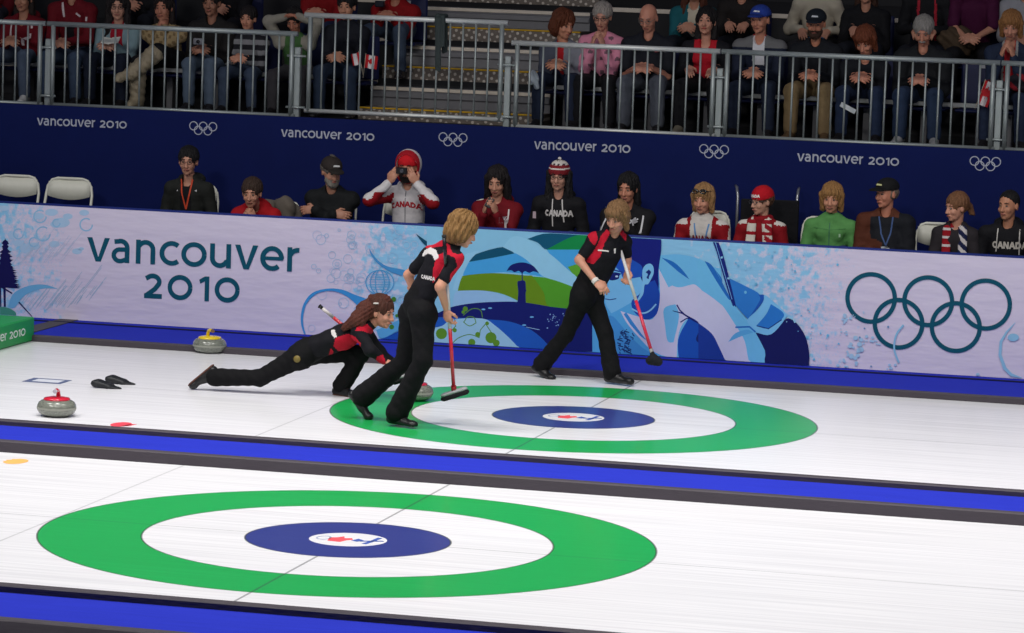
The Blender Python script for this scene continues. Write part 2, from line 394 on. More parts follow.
P0 = gz(121, 424.5)
decal('ice_logo', [[(.07 * math.cos(t / 12 * PI), .12 * math.sin(t / 12 * PI)) for t in range(24)], [(.03, -.09), (.08, -.05), (.1, .06), (.06, .05)]], M((226, 70, 88)), ice_far, flatfr(P0))

# ---------------- sponsor banner
BX0, BX1 = at(0, 210, YB)[0] - 3.0, at(1024, 258, YB)[0] + 2.5
def banner_mat():
    m = bpy.data.materials.new('banner_fabric'); n, l = nodes_of(m); b = n['Principled BSDF']
    tc = n.new('ShaderNodeNewGeometry'); sp = n.new('ShaderNodeSeparateXYZ'); l.new(tc.outputs['Position'], sp.inputs[0])
    mr = n.new('ShaderNodeMapRange'); xa, xb = at(0, 230, YB)[0], at(1024, 300, YB)[0]
    mr.inputs[1].default_value = xa; mr.inputs[2].default_value = xb; l.new(sp.outputs[0], mr.inputs[0])
    den = n.new('ShaderNodeValToRGB'); cr = den.color_ramp
    st = [(0.0, .55), (.06, .42), (.11, .02), (.30, .02), (.34, .3), (.40, .62), (.50, .72), (.66, .8), (.72, .66), (.77, .58), (.82, .44), (.86, .24), (.90, .02)]
    while len(cr.elements) < len(st): cr.elements.new(.5)
    for e, (p, v) in zip(cr.elements, st): e.position = p; e.color = (v, v, v, 1)
    l.new(mr.outputs[0], den.inputs[0])
    acc = None
    for scl, det in ((17, 8), (55, 5)):
        nz = n.new('ShaderNodeTexNoise'); nz.inputs['Scale'].default_value = scl; nz.inputs['Detail'].default_value = det; l.new(tc.outputs['Position'], nz.inputs[0])
        ad = n.new('ShaderNodeMath'); ad.operation = 'ADD'; l.new(nz.outputs[0], ad.inputs[0]); l.new(den.outputs[0], ad.inputs[1])
        ss = n.new('ShaderNodeMapRange'); ss.interpolation_type = 'SMOOTHSTEP'; ss.inputs[1].default_value = .94; ss.inputs[2].default_value = 1.2 if scl < 20 else 1.1; l.new(ad.outputs[0], ss.inputs[0])
        if acc is None: acc = ss.outputs[0]
        else:
            q = n.new('ShaderNodeMath'); q.operation = 'MULTIPLY_ADD'; l.new(ss.outputs[0], q.inputs[0]); q.inputs[1].default_value = .35; l.new(acc, q.inputs[2]); q.use_clamp = True; acc = q.outputs[0]
    mx = n.new('ShaderNodeMix'); mx.data_type = 'RGBA'; l.new(acc, mx.inputs[0]); mx.inputs[6].default_value = L((216, 208, 226)); mx.inputs[7].default_value = L((142, 200, 232))
    l.new(mx.outputs[2], b.inputs['Base Color']); b.inputs['Roughness'].default_value = .75; b.inputs['Specular IOR Level'].default_value = .15
    mp = n.new('ShaderNodeMapping'); mp.inputs['Scale'].default_value = (.8, 1, 3); mp.inputs['Rotation'].default_value = (0, .35, 0); l.new(tc.outputs['Position'], mp.inputs[0])
    wz = n.new('ShaderNodeTexNoise'); wz.inputs['Scale'].default_value = 2.2; wz.inputs['Detail'].default_value = 3; l.new(mp.outputs[0], wz.inputs[0])
    bp = n.new('ShaderNodeBump'); bp.inputs['Strength'].default_value = .35; bp.inputs['Distance'].default_value = .05; l.new(wz.outputs[0], bp.inputs['Height']); l.new(bp.outputs[0], b.inputs['Normal'])
    return m
bn = empty('sponsor_banner', (0, YB, 0.03))
tag(bn, 'long printed fabric banner with VANCOUVER 2010 and rings hung over the barrier beside the ice', 'banner')
def BO(o): o.parent = bn; o.location = (0, -YB, -.03); return o
nx = 260; mb = MB(); vs = []; ZB = (1.043, .9, .6, .3, .12, .032)
for i in range(nx + 1):
    x = BX0 + (BX1 - BX0) * i / nx
    for j, z in enumerate(ZB):
        wv = (.012 * math.sin(x * 2.3) + .008 * math.sin(x * 5.1 + 1)) * (1 if j == 5 else (.4 if j == 4 else 0)); vs.append((x, YB, z + (max(0, wv) * 1.2 if j == 5 else 0)))
fs = [(i * 6 + j, i * 6 + j + 1, i * 6 + j + 7, i * 6 + j + 6) for i in range(nx) for j in range(5)]
mb.add(vs, fs, True); mb.mi = 0
# wrap over the top and give it a back
mb.box(BX0, BX1, YB + .001, YB + .028, .032, 1.0428)
BO(mb.build('fabric', banner_mat(), recalc=False))
BO(MB().tube([(BX0, YB + .016, 1.046), (BX1, YB + .016, 1.046)], .017, 8).build('top_rail', M((26, 44, 120), rough=.6)))
INK = M((14, 84, 104), rough=.75, spec=.15)
LAYER = [0]
def bfr(): return lambda u, v, d: (u, YB - .0012 - .0004 * LAYER[0] - d, v)
ZR = {'A': (280, 215, 4.869), 'B': (440, 215, 4.69), 'C': (600, 225, 4.366), 'D': (700, 230, 4.22), 'E': (0, 200, 4.87)}
ART = {}
def smooth(pts, closed=True, n=4):
    if len(pts) < 4: return list(pts)
    N = len(pts); out = []
    for i in range(N if closed else N - 1):
        if closed: p0, p1, p2, p3 = pts[i - 1], pts[i], pts[(i + 1) % N], pts[(i + 2) % N]
        else: p0, p1, p2, p3 = pts[max(i - 1, 0)], pts[i], pts[i + 1], pts[min(i + 2, N - 1)]
        sharp = lambda a, b, c: (b[0] - a[0]) * (c[0] - b[0]) + (b[1] - a[1]) * (c[1] - b[1]) < .15 * math.hypot(b[0] - a[0], b[1] - a[1]) * math.hypot(c[0] - b[0], c[1] - b[1])
        t1 = (0, 0) if sharp(p0, p1, p2) else ((p2[0] - p0[0]) / 2, (p2[1] - p0[1]) / 2); t2 = (0, 0) if sharp(p1, p2, p3) else ((p3[0] - p1[0]) / 2, (p3[1] - p1[1]) / 2)
        if t1 == (0, 0): t1 = ((p2[0] - p1[0]) * .6, (p2[1] - p1[1]) * .6)
        if t2 == (0, 0): t2 = ((p2[0] - p1[0]) * .6, (p2[1] - p1[1]) * .6)
        for k in range(n):
            t = k / n; a = 2 * t ** 3 - 3 * t * t + 1; b = t ** 3 - 2 * t * t + t; c = -2 * t ** 3 + 3 * t * t; d = t ** 3 - t * t
            out.append((a * p1[0] + b * t1[0] + c * p2[0] + d * t2[0], a * p1[1] + b * t1[1] + c * p2[1] + d * t2[1]))
    if not closed: out.append(pts[-1])
    return out
SEQ = [0]
def art(reg, col, pts, px=False, raw=False, hold=False):
    if not raw and 5 <= len(pts) < 40: pts = smooth(pts)
    ox, oy, s = ZR[reg]; P = []
    for u, v in pts:
        p = at(ox + u / s, oy + v / s, YB); P.append((p[0], min(1.04, max(.036 if reg in 'ABCD' else .04, p[2]))))
    # thin layers, one in front of the other, all a fraction of a millimetre
    ART.setdefault(0, []).append((col, P, SEQ[0])); SEQ[0] += (.12 if hold else 1)
def artc(reg, col, c, r, n=18, sy=1): art(reg, col, [(c[0] + r * math.cos(2 * PI * i / n), c[1] + sy * r * math.sin(2 * PI * i / n)) for i in range(n)], raw=True, hold=True)
def artl(reg, col, pts, w):
    pts = [tuple(p) for p in pts]
    if 4 <= len(pts) < 12 and not isinstance(w, list): pts = smooth(pts, False)
    for q in strip(pts, w): art(reg, col, q, hold=True)
    SEQ[0] += 1
LB, MBL, SKY, NV, BLU, PALE = (112, 190, 232), (70, 160, 220), (72, 168, 226), (24, 32, 108), (34, 92, 188), (158, 210, 236)
# --- left: clouds, rain, fir tree
for cx, cy, r in ((190, 78, 26), (250, 60, 30), (300, 110, 40), (275, 118, 30), (330, 80, 24), (410, 62, 24), (130, 235, 34), (90, 210, 26), (165, 225, 30), (375, 250, 24), (395, 238, 14), (265, 215, 26), (60, 170, 24), (20, 40, 22)):
    artc('E', (172, 204, 230), (cx, cy), r, sy=.6)
LAYER[0] = 1
for cx, cy, r in ((210, 165, 34), (195, 80, 30), (165, 205, 22), (275, 112, 18), (90, 165, 24), (420, 120, 30)):
    artl('E', (146, 194, 226), [(cx + r * math.cos(t / 10 * PI), cy + r * math.sin(t / 10 * PI)) for t in range(18)], 7)
for i in range(46):
    x = 60 + i * 8.6 + RNG.uniform(-3, 3); y0 = 560 - RNG.uniform(0, 60) - max(0, i - 20) * 3; ln = RNG.uniform(60, 230) * (1 - .4 * abs(i - 22) / 24)
    if RNG.rand() < .8: artl('E', (160, 190, 214), [(x, y0), (x + ln * .62, y0 - ln * .8)], 2.2)
for i in range(30):
    x = 60 + i * 9; y0 = 330 - RNG.uniform(0, 80); ln = RNG.uniform(40, 150)
    artl('E', (180, 200, 222), [(x, y0), (x + ln * .62, y0 - ln * .8)], 1.8)
art('E', (112, 180, 220), [(40, 520), (62, 460), (110, 428), (170, 412), (230, 414), (285, 434), (225, 430), (160, 444), (110, 475), (70, 525)])
art('E', (70, 150, 130), [(0, 520), (40, 525), (75, 545), (80, 566), (0, 562)])
LAYER[0] = 2
artl('E', (20, 30, 90), [(92, 497), (156, 574)], 7)
artl('E', (22, 22, 82), [(26, 190), (22, 420), (24, 520)], [3, 12, 10]); artl('E', (22, 22, 82), [(2, 400), (4, 520)], 7); artl('E', (22, 22, 82), [(2, 420), (60, 455)], 7)
for i in range(34):
    y = 190 + i * 6.9; wd = 8 + i * 1.9 + RNG.uniform(-7, 9)
    for s in (-1, 1):
        e = 26 + s * wd
        art('E', (22, 22, 82), [(26, y - 5), (26 + s * wd * .6, y + 2), (e, y + 4 + RNG.uniform(0, 8)), (26 + s * wd * .55, y + 12), (26, y + 8)])
# --- middle-left: bubbles, swooshes, balloon
LAYER[0] = 1
for i in range(110):
    x = RNG.uniform(150, 660); y = RNG.uniform(70, 560)
    if y > 585 or (x < 260 and RNG.rand() < .55): continue
    r = RNG.uniform(6, 26); artl('A', (158, 200, 228) if i % 3 else (184, 204, 230), [(x + r * math.cos(t / 8 * PI), y + r * math.sin(t / 8 * PI)) for t in range(17)], 2.2)
LAYER[0] = 2
art('A', (62, 150, 214), [(118, 578), (104, 530), (104, 480), (120, 425), (160, 378), (230, 358), (300, 362), (360, 385), (440, 415), (500, 450), (500, 520), (440, 480), (390, 450), (340, 405), (290, 378), (240, 369), (180, 383), (135, 425), (116, 480), (114, 530), (126, 578)])
art('A', (72, 150, 206), [(435, 162), (470, 212), (520, 248), (600, 266), (660, 285), (660, 300), (600, 295), (540, 277), (480, 238), (445, 195)])
art('A', (16, 74, 100), [(662, 90), (735, 142), (760, 165), (740, 165), (700, 140)])
for rx in (68, 46, 22):
    artl('A', (84, 164, 214), [(487 + rx * math.cos(t / 12 * PI), 328 + 60 * math.sin(t / 12 * PI)) for t in range(25)], 4.5)
for j in range(7):
    yy = 290 + j * 12; hw = 66 * math.sqrt(max(0, 1 - ((yy - 328) / 60) ** 2)); artl('A', (96, 172, 218), [(487 - hw * .8, yy), (487 + hw * .8, yy)], 3)
art('A', (28, 84, 176), [(490, 608), (560, 575), (620, 545), (700, 530), (790, 520), (790, 640), (490, 640)])
art('A', (92, 172, 220), [(470, 560), (560, 520), (640, 480), (790, 470), (790, 520), (620, 545), (500, 600)])
for cx, cy, r in ((555, 410, 12), (545, 545, 12), (570, 490, 8), (535, 430, 8)): artc('A', (70, 130, 50), (cx, cy), r)
# --- the landscape with the umbrella
LAYER[0] = 0
art('B', (140, 202, 230), [(-60, 45), (720, 90), (720, 640), (-60, 640)])
LAYER[0] = 1
art('B', SKY, [(110, 290), (135, 222), (345, 178), (430, 225), (490, 290), (300, 268)])
art('B', SKY, [(500, 160), (720, 150), (720, 340), (640, 345), (570, 260)])
art('B', (16, 84, 112), [(135, 220), (165, 185), (300, 149), (350, 180), (250, 200)])
art('B', (16, 88, 118), [(410, 112), (520, 82), (720, 92), (600, 125), (505, 162), (460, 130)])
art('B', (20, 142, 74), [(500, 162), (600, 110), (660, 92), (720, 95), (720, 162)])
art('B', (152, 198, 232), [(60, 440), (82, 352), (200, 352), (310, 382), (380, 420), (150, 430)])
LAYER[0] = 2
art('B', (106, 146, 28), [(80, 355), (95, 300), (120, 283), (250, 272), (400, 283), (440, 290), (490, 360), (520, 434), (400, 415), (300, 372), (200, 354)])
art('B', (84, 162, 44), [(436, 288), (520, 298), (640, 340), (700, 365), (700, 480), (520, 436), (486, 360)])
art('B', (96, 170, 50), [(600, 243), (660, 225), (660, 300), (625, 280)])
art('B', (150, 210, 236), [(296, 150), (345, 100), (420, 118), (520, 185), (600, 255), (650, 300), (660, 350), (560, 312), (480, 285), (430, 232), (385, 195)])
art('B', (150, 208, 234), [(60, 350), (110, 200), (150, 175), (190, 165), (140, 215), (100, 300), (84, 356)])
art('B', (22, 32, 108), [(-60, 480), (0, 455), (60, 430), (150, 414), (260, 407), (380, 408), (520, 430), (720, 470), (720, 640), (470, 640), (420, 560), (330, 510), (200, 490), (60, 480)])
LAYER[0] = 3
art('B', (34, 96, 190), [(-60, 480), (60, 480), (200, 488), (330, 500), (430, 540), (500, 600), (520, 640), (-60, 640)])
art('B', (158, 208, 230), [(-60, 545), (10, 520), (60, 490), (200, 485), (262, 520), (330, 580), (385, 640), (-60, 640)])
art('B', (22, 30, 104), [(314, 262), (330, 238), (356, 226), (386, 222), (410, 226), (440, 240), (466, 272), (440, 264), (420, 271), (400, 263), (386, 272), (370, 262), (350, 268), (335, 259)])
artl('B', (22, 30, 104), [(386, 260), (387, 315)], 5)
art('B', (22, 30, 104), [(364, 316), (375, 308), (400, 310), (404, 350), (412, 354), (403, 362), (404, 412), (364, 412), (368, 360)])
LAYER[0] = 4
for cx, cy, r in ((120, 440, 12), (240, 575, 26), (150, 597, 17), (178, 560, 12), (8, 556, 26), (110, 455, 8), (70, 540, 10), (222, 508, 9), (265, 600, 16)): artc('B', (96, 150, 46), (cx, cy), r)
for pts in ([(60, 600), (90, 575), (140, 560), (185, 575), (190, 540)], [(110, 500), (140, 520), (170, 505), (160, 480), (130, 478), (115, 500)], [(40, 560), (75, 520), (70, 490)], [(190, 540), (215, 510), (235, 540), (262, 580)], [(110, 470), (150, 440), (190, 445), (200, 480)]): artl('B', (96, 146, 52), pts, 4)
for i in range(44): artc('B', (140, 180, 226), (RNG.uniform(500, 640), 470 + RNG.uniform(-8, 60)), RNG.uniform(1.5, 4), 6)
for cx, cy in ((432, 478), (236, 436), (205, 442), (396, 516)): artc('B', (110, 180, 226), (cx, cy), 10, 8, .4)
artl('B', (150, 190, 226), [(405, 525), (468, 538)], 3)
# --- the curler's portrait
LAYER[0] = 0
art('C', (86, 172, 226), [(-34, 42), (266, 56), (266, 600), (-34, 600)])
art('C', (112, 190, 232), [(266, 130), (530, 190), (530, 620), (266, 620)])
LAYER[0] = 1
art('C', (22, 32, 122), [(60, 42), (268, 54), (268, 110), (256, 200), (250, 300), (160, 310), (100, 250), (40, 170)])
art('C', (206, 206, 230), [(258, 190), (300, 272), (350, 252), (420, 262), (480, 330), (530, 400), (530, 520), (440, 432), (385, 408), (345, 470), (335, 590), (240, 555), (180, 500), (120, 430), (90, 375), (170, 400), (230, 410), (262, 330)])
art('C', (112, 190, 232), [(266, 132), (350, 128), (440, 150), (500, 190), (530, 230), (530, 372), (470, 290), (420, 258), (345, 272), (300, 250), (262, 190)])
LAYER[0] = 2
art('C', (120, 192, 236), [(22, 300), (38, 272), (33, 200), (58, 160), (100, 128), (120, 170), (160, 200), (188, 260), (160, 320), (90, 365), (50, 385), (26, 345)])
art('C', (30, 84, 184), [(60, 165), (100, 122), (140, 150), (184, 180), (184, 225), (110, 235), (90, 205)])
art('C', (28, 74, 172), [(140, 330), (190, 290), (200, 260), (240, 240), (262, 300), (255, 370), (235, 402), (195, 412), (150, 378)])
art('C', (28, 84, 180), [(345, 590), (342, 500), (378, 424), (400, 404), (460, 450), (510, 520), (540, 600)])
art('C', (112, 190, 232), [(280, 365), (330, 345), (346, 400), (322, 512), (296, 506), (285, 440)])
art('C', (70, 150, 214), [(20, 400), (60, 400), (120, 470), (180, 530), (230, 565), (230, 600), (20, 600)])
LAYER[0] = 3
art('C', (128, 196, 236), [(186, 200), (198, 176), (218, 168), (233, 180), (235, 210), (222, 240), (210, 258), (196, 262), (190, 300), (170, 330), (150, 350), (176, 300), (186, 255)])
art('C', (20, 34, 110), [(36, 224), (60, 206), (96, 212), (86, 220), (82, 234), (56, 242), (40, 236)])
artl('C', (30, 60, 150), [(34, 205), (62, 196), (100, 206)], 6)
artl('C', (26, 50, 130), [(22, 322), (44, 326), (72, 321)], 4); artl('C', (26, 50, 130), [(30, 296), (44, 290)], 4)
artl('C', (140, 200, 236), [(140, 365), (180, 384), (215, 376), (246, 345)], 7); artl('C', (60, 140, 210), [(110, 385), (140, 430), (180, 480), (200, 500)], [14, 16, 10, 3])
art('C', (34, 110, 190), [(270, 142), (320, 160), (360, 195), (392, 238), (345, 205), (310, 175)])
art('C', (34, 110, 190), [(430, 155), (470, 165), (530, 228), (530, 268), (490, 215)])
artl('C', (22, 30, 108), [(318, 374), (360, 385), (398, 408), (450, 440), (530, 530)], [3, 6, 8, 5, 3]); artl('C', (22, 30, 108), [(336, 348), (350, 372), (372, 392)], 6); artl('C', (22, 30, 108), [(352, 424), (378, 408), (400, 406)], 5)
art('C', (24, 40, 110), [(430, 470), (470, 500), (500, 560), (440, 520), (420, 500)])
LAYER[0] = 4
artc('C', (190, 215, 240), (74, 224), 7, 8, .6)
art('C', (26, 44, 120), [(200, 206), (214, 194), (224, 206), (216, 222), (214, 236), (204, 230), (210, 215)])
for i in range(26):
    x, y = 75 + RNG.uniform(0, 45) + (i % 5) * 7, 455 + i * 3.9; a_ = RNG.uniform(0, 3); artl('C', (24, 44, 104), [(x, y), (x + 16 * math.cos(a_), y + 12 * math.sin(a_)), (x + 10, y + 14)], 4)
LAYER[0] = 2
art('D', (204, 206, 230), [(-6, 245), (60, 290), (130, 350), (200, 420), (240, 450), (270, 520), (288, 570), (110, 560), (60, 450), (-6, 390)])
art('D', (28, 60, 150), [(-6, 392), (50, 436), (80, 490), (112, 560), (-6, 556)])
LAYER[0] = 3
art('D', (112, 192, 232), [(-6, 122), (60, 160), (130, 290), (200, 380), (240, 424), (285, 505), (292, 572), (215, 566), (190, 470), (150, 400), (80, 300), (-6, 236)])
art('D', (48, 126, 204), [(128, 205), (190, 235), (256, 275), (244, 330), (205, 377), (150, 315), (125, 250)])
art('D', (22, 28, 92), [(235, 432), (300, 440), (360, 378), (385, 376), (415, 400), (446, 450), (462, 520), (460, 584), (288, 575), (275, 510)])
art('D', (36, 110, 190), [(20, 130), (60, 160), (130, 290), (120, 290), (70, 215)])
LAYER[0] = 4
art('D', (26, 40, 120), [(56, 40), (80, 40), (148, 300), (146, 318), (130, 296)])
art('D', (124, 196, 236), [(270, 272), (292, 285), (362, 350), (356, 380), (300, 440), (240, 430), (203, 392), (205, 372), (240, 340), (268, 300)])
art('D', (34, 90, 180), [(248, 272), (270, 272), (268, 298), (240, 336), (210, 366), (240, 320), (255, 290)])
artl('D', (40, 110, 190), [(150, 410), (210, 408), (235, 430)], 7); art('D', (92, 172, 222), [(120, 472), (150, 435), (200, 420), (226, 432), (180, 446)])
LAYER[0] = 5
art('D', (44, 124, 204), [(300, 312), (352, 348), (346, 376), (290, 415), (238, 404), (280, 355)])
artl('D', (120, 180, 226), [(66, 42), (136, 292)], 3)
artl('D', (26, 50, 120), [(240, 404), (290, 416), (346, 378)], 4)
LAYER[0] = 2
for i in range(150):                                     # light blue flecks to the right of the figure
    x = RNG.uniform(80, 640); y = RNG.uniform(50, 560)
    if x > 300 + y * .6 and RNG.rand() < .8: continue
    if x < 470 and y > 120 + x * .75: continue
    r = RNG.uniform(2, 6); artc('D', (112, 190, 226) if i % 2 else (150, 204, 232), (x, y), r, 7, RNG.uniform(.7, 1.3))
artl('D', (140, 196, 226), [(200 + 640, 560), (820, 500), (830, 440), (860, 400)], 8)
ox, oy = 1010, 330
for i in (0, 1): pass
ZR['G'] = (840, 260, 5.277)
artl('G', (144, 196, 224), [(925, 330), (880, 380), (850, 430), (845, 500), (870, 570), (905, 605), (960, 625)], [3, 10, 14, 16, 18, 16, 10]); artc('G', (144, 196, 224), (915, 408), 30, 14, .7); artc('G', (160, 200, 226), (728, 605), 10)
for (cx, cy, r) in ((40, 310, 26), (70, 300, 12), (20, 380, 20), (90, 450, 40), (150, 420, 24), (30, 470, 34), (200, 430, 16), (270, 565, 26), (130, 280, 8), (60, 540, 40), (10, 550, 30)): [artc('G', (166, 204, 230), (cx + RNG.uniform(-r, r), cy + RNG.uniform(-r, r)), r * RNG.uniform(.15, .42), 7, .9) for _ in range(7)]
for (cx, cy, r) in ((255, 352, 6), (105, 408, 6), (130, 360, 5), (165, 560, 5)): artc('G', (110, 150, 190), (cx, cy), r, 7)
cols = sorted({q[0] for v in ART.values() for q in v}); mb = MB()
for ly in sorted(ART):
    for c, P, n_ in ART[ly]:
        LAYER[0] = ly; mb.mi = cols.index(c)
        f = lambda u, v, d, n_=n_: (u, YB - .001 - .000015 * n_ - d, v)
        mb.add([f(u, v, 0) for u, v in P], [tuple(range(len(P)))])
BO(mb.build('printed_artwork', [M(c, rough=.75, spec=.15, var=.04) for c in cols], recalc=False))
# --- banner lettering and rings
def put_text(txt, pa, pb, pc, Y, mat, parent_fn, name, w=.19, th=.0015, lay=.009, space=0):
    """pa, pb: pixels of the baseline start and end, pc: pixel above pa at letter height"""
    A, B_, C_ = at(*pa, Y), at(*pb, Y), at(*pc, Y); polys, _ = text_polys(txt, w, space)
    ex = B_ - A; ez = np.array([0, 0, C_[2] - A[2]]); m = MB()
    fr = lambda u, v, d: tuple(A + ex * u + ez * v + np.array([0, -lay - d, 0]))
    for i_, p in enumerate(polys):
        m.plate(p, lambda u, v, d, i_=i_: fr(u, v, d + .00003 * i_), th)
    return parent_fn(m.build(name, mat, recalc=False))
put_text('vancouver', (86.8, 261), (299, 272), (86.8, 237), YB, INK, BO, 'lettering', lay=.0012, th=.0008, w=.195, space=.03)
put_text('2010', (144, 298), (239.5, 303), (144, 273.3), YB, INK, BO, 'lettering', lay=.0012, th=.0008, w=.195, space=.12)
RC = at(871.2, 297.9, YB); m = MB()
for i, (u, v) in enumerate(((0, 0), (1, 0), (2, 0), (.5, -1), (1.5, -1))):
    for q in annulus(RC[0] + u * .4828, RC[2] + v * .2039, .2194, .037, 64): m.plate(q, lambda a_, b_, d, i=i: (a_, YB - .0052 - .0001 * i - d, b_), .0006)
BO(m.build('olympic_rings', INK, recalc=False))

# ---------------- navy wall under the stand, with its small lettering
NAVY = M((12, 25, 82), rough=.8, var=.10, scale=5, bump=.12, bscale=200, spec=.15)
wall = struct(MB().box(X0 - 6, X1 + 4, YW, YW + .06, -.12, 1.86).build('wall_back', NAVY))
GR = M((176, 180, 196), rough=.7)
keep = lambda o: setattr(o, 'parent', wall) or o
for a_, b_, c_ in (((37, 125.0), (127, 128.6), (37, 117.8)), ((281, 136.6), (374.5, 141), (281, 129.2)), ((534, 149), (630.5, 153), (534, 141.2)), ((797, 161), (899, 166), (797, 153.2))):
    put_text('vancouver 2010', a_, b_, c_, YW, GR, keep, 'lettering', w=.2, lay=.001)
for cx, cy, wd in ((203.2, 128.4, 28), (453, 139.6, 29), (714, 151.5, 29.8), (985.2, 163.7, 31.5)):
    c0 = at(cx, cy, YW); sc_ = np.linalg.norm(at(cx + wd / 2, cy, YW) - c0) / 1.0; r = sc_ / 3.2; m = MB()
    for i, (u, v) in enumerate(((-2.2, .5), (0, .5), (2.2, .5), (-1.1, -.5), (1.1, -.5))):
        for q in annulus(c0[0] + u * r, c0[2] + v * r * .93, r, r * .2, 28): m.plate(q, lambda a2, b2, d, i=i: (a2, YW - .001 - .0003 * i - d, b2), .001)
    keep(m.build('olympic_rings', GR, recalc=False))

# ---------------- platform behind the banner, stand decks and stairs
DARK = M((34, 34, 40), rough=.9)
struct(MB().box(X0, X1, YB + .08, YW - .001, .03, .35).build('platform', M((30, 34, 60), rough=.9)))
def plate_mat():
    m = bpy.data.materials.new('diamond_plate'); n, l = nodes_of(m); b = n['Principled BSDF']; g = n.new('ShaderNodeNewGeometry')
    sp = n.new('ShaderNodeSeparateXYZ'); l.new(g.outputs['Position'], sp.inputs[0])
    def mth(op, a, c):
        q = n.new('ShaderNodeMath'); q.operation = op
        for i, v in enumerate((a, c)):
            if isinstance(v, (int, float)): q.inputs[i].default_value = v
            else: l.new(v, q.inputs[i])
        return q.outputs[0]
    x, z = sp.outputs[0], sp.outputs[2]; p = mth('ADD', mth('MULTIPLY', x, 72), mth('MULTIPLY', z, 30)); q_ = mth('SUBTRACT', mth('MULTIPLY', z, 72), mth('MULTIPLY', x, 30))
    s = mth('MULTIPLY', mth('SINE', p, 0), mth('SINE', q_, 0)); fac = n.new('ShaderNodeMapRange'); fac.interpolation_type = 'SMOOTHSTEP'; fac.inputs[1].default_value = .3; fac.inputs[2].default_value = .6; l.new(s, fac.inputs[0])
    mx = n.new('ShaderNodeMix'); mx.data_type = 'RGBA'; l.new(fac.outputs[0], mx.inputs[0]); mx.inputs[6].default_value = L((112, 102, 94)); mx.inputs[7].default_value = L((200, 190, 180)); l.new(mx.outputs[2], b.inputs['Base Color'])
    b.inputs['Roughness'].default_value = .5; b.inputs['Metallic'].default_value = .3
    bp = n.new('ShaderNodeBump'); bp.inputs['Strength'].default_value = .5; bp.inputs['Distance'].default_value = .01; l.new(fac.outputs[0], bp.inputs['Height']); l.new(bp.outputs[0], b.inputs['Normal'])
    return m
DP = plate_mat(); NOSE = M((226, 214, 198), rough=.35, spec=.6); YEL = M((214, 168, 30), rough=.6); GREY = M((120, 120, 124), rough=.5, metal=.3); DECK = M((30, 30, 34), rough=.85)
FL = 1.82
decks = [(YW + .06, 12.62, FL), (12.62, 13.42, 2.18), (13.42, 14.22, 2.54), (14.22, 15.1, 2.90), (15.1, 17, 3.3)]
SX0 = at(366, 100, 12.2)[0]; SX1 = at(548, 70, 12.2)[0]
for i, (y0, y1, z) in enumerate(decks):
    d = struct(MB().box(X0 - 6, X1 + 4, y0, y1, z - .5, z).build('stand_deck', DECK))
    if i:
        for xa_, xb_ in ((X0 - 6, SX0 - .01), (SX1 + .01, X1 + 4)): MB().box(xa_, xb_, y0 - .012, y0 - .001, z - .04, z + .003, bev=.003).build('nosing', NOSE, d)
        MB().box(X0 - 6, X1 + 4, y0 - .008, y0 - .001, z - .3, z - .045).build('riser', M((34, 34, 38), rough=.7), d)
struct(MB().box(X0 - 6, X1 + 4, 17, 17.1, -.1, 7).build('wall_far', M((20, 20, 26), rough=.9)))
st = struct(MB().box(SX0, SX1, 11.85, 12.6, FL + .001, FL + .004).build('stair_flight', DECK))
yk = 11.95
for i, zn in enumerate((1.935, 2.115, 2.30, 2.485, 2.67, 2.845, 3.03)):
    y = yk + .385 * i
    plate = (i % 2 == 0)
    MB().box(SX0, SX1, y, y + .40, zn - .185, zn, bev=.002).build('step', DP if plate else GREY, st)
    MB().box(SX0, SX1, y - .012, y + .03, zn - (.012 if plate else .03), zn + .003, bev=.003).build('nosing', YEL if plate else NOSE, st)
    if plate: MB().box(SX0, SX1, y - .006, y - .0005, zn - .17, zn - .014).build('kick_plate', DP, st)
    else: MB().box(SX0, SX1, y - .02, y - .0005, zn - .1, zn - .04, bev=.01).build('round_riser', GREY, st)

# ---------------- steel barrier fence along the stand
STEEL = M((158, 166, 166), rough=.42, metal=.5, var=.12, scale=14, stretch=(1, 1, .3)); STEEL_LIT = M((205, 208, 206), rough=.4, metal=.4)  # second steel is a lighter copy, the lit look of some rails put into colour
YF = 11.26
def fence(xa, xb, zt, zb, label, n, bright=False, Y=YF):
    r = empty('barrier_panel', ((xa + xb) / 2, Y, zb)); tag(r, label, 'barrier', 'steel barrier panels along the stand front')
    cx = (xa + xb) / 2
    tr = STEEL_LIT if bright else STEEL
    m = MB(); m.tube([(xa - cx - .02, 0, zt - zb), (xb - cx + .02, 0, zt - zb)], .024, 12); m.build('top_rail', tr, r)
    MB().tube([(xa - cx, 0, .02), (xb - cx, 0, .02)], .02, 10).build('bottom_rail', tr, r)
    for x in (xa - cx + .035, xb - cx - .035): MB().tube([(x, 0, -.0), (x, 0, zt - zb)], .022, 10).build('end_post', STEEL, r)
    src = None
    for i in range(1, n):
        x = xa - cx + .035 + (xb - xa - .07) * i / n
        if src is None: src = MB().tube([(0, 0, .02), (0, 0, zt - zb - .01)], .0095, 8).build('baluster', STEEL, r); src.location = (x, 0, 0)
        else:
            c = src.copy(); C.objects.link(c); c.parent = r; c.location = (x, 0, 0)
def fx(px, py, Y=YF): return at(px, py, Y)[0]
ZT, ZBt = 2.612, 1.86
fence(fx(-60, 18), fx(44, 22), ZT, FL + .02, 'grey steel barrier panel at the far left end of the stand', 8)
fence(fx(50, 24), fx(296, 36), ZT, FL + .02, 'long grey steel barrier panel in front of the child in stripes', 19)
fence(fx(307, 16), fx(506, 24), 2.789, 1.895, 'raised steel barrier panel with bright rails in front of the stairs', 15, True)
fence(fx(514, 44), fx(718, 52), ZT, FL + .02, 'steel barrier panel in front of the person in pink', 15, True)
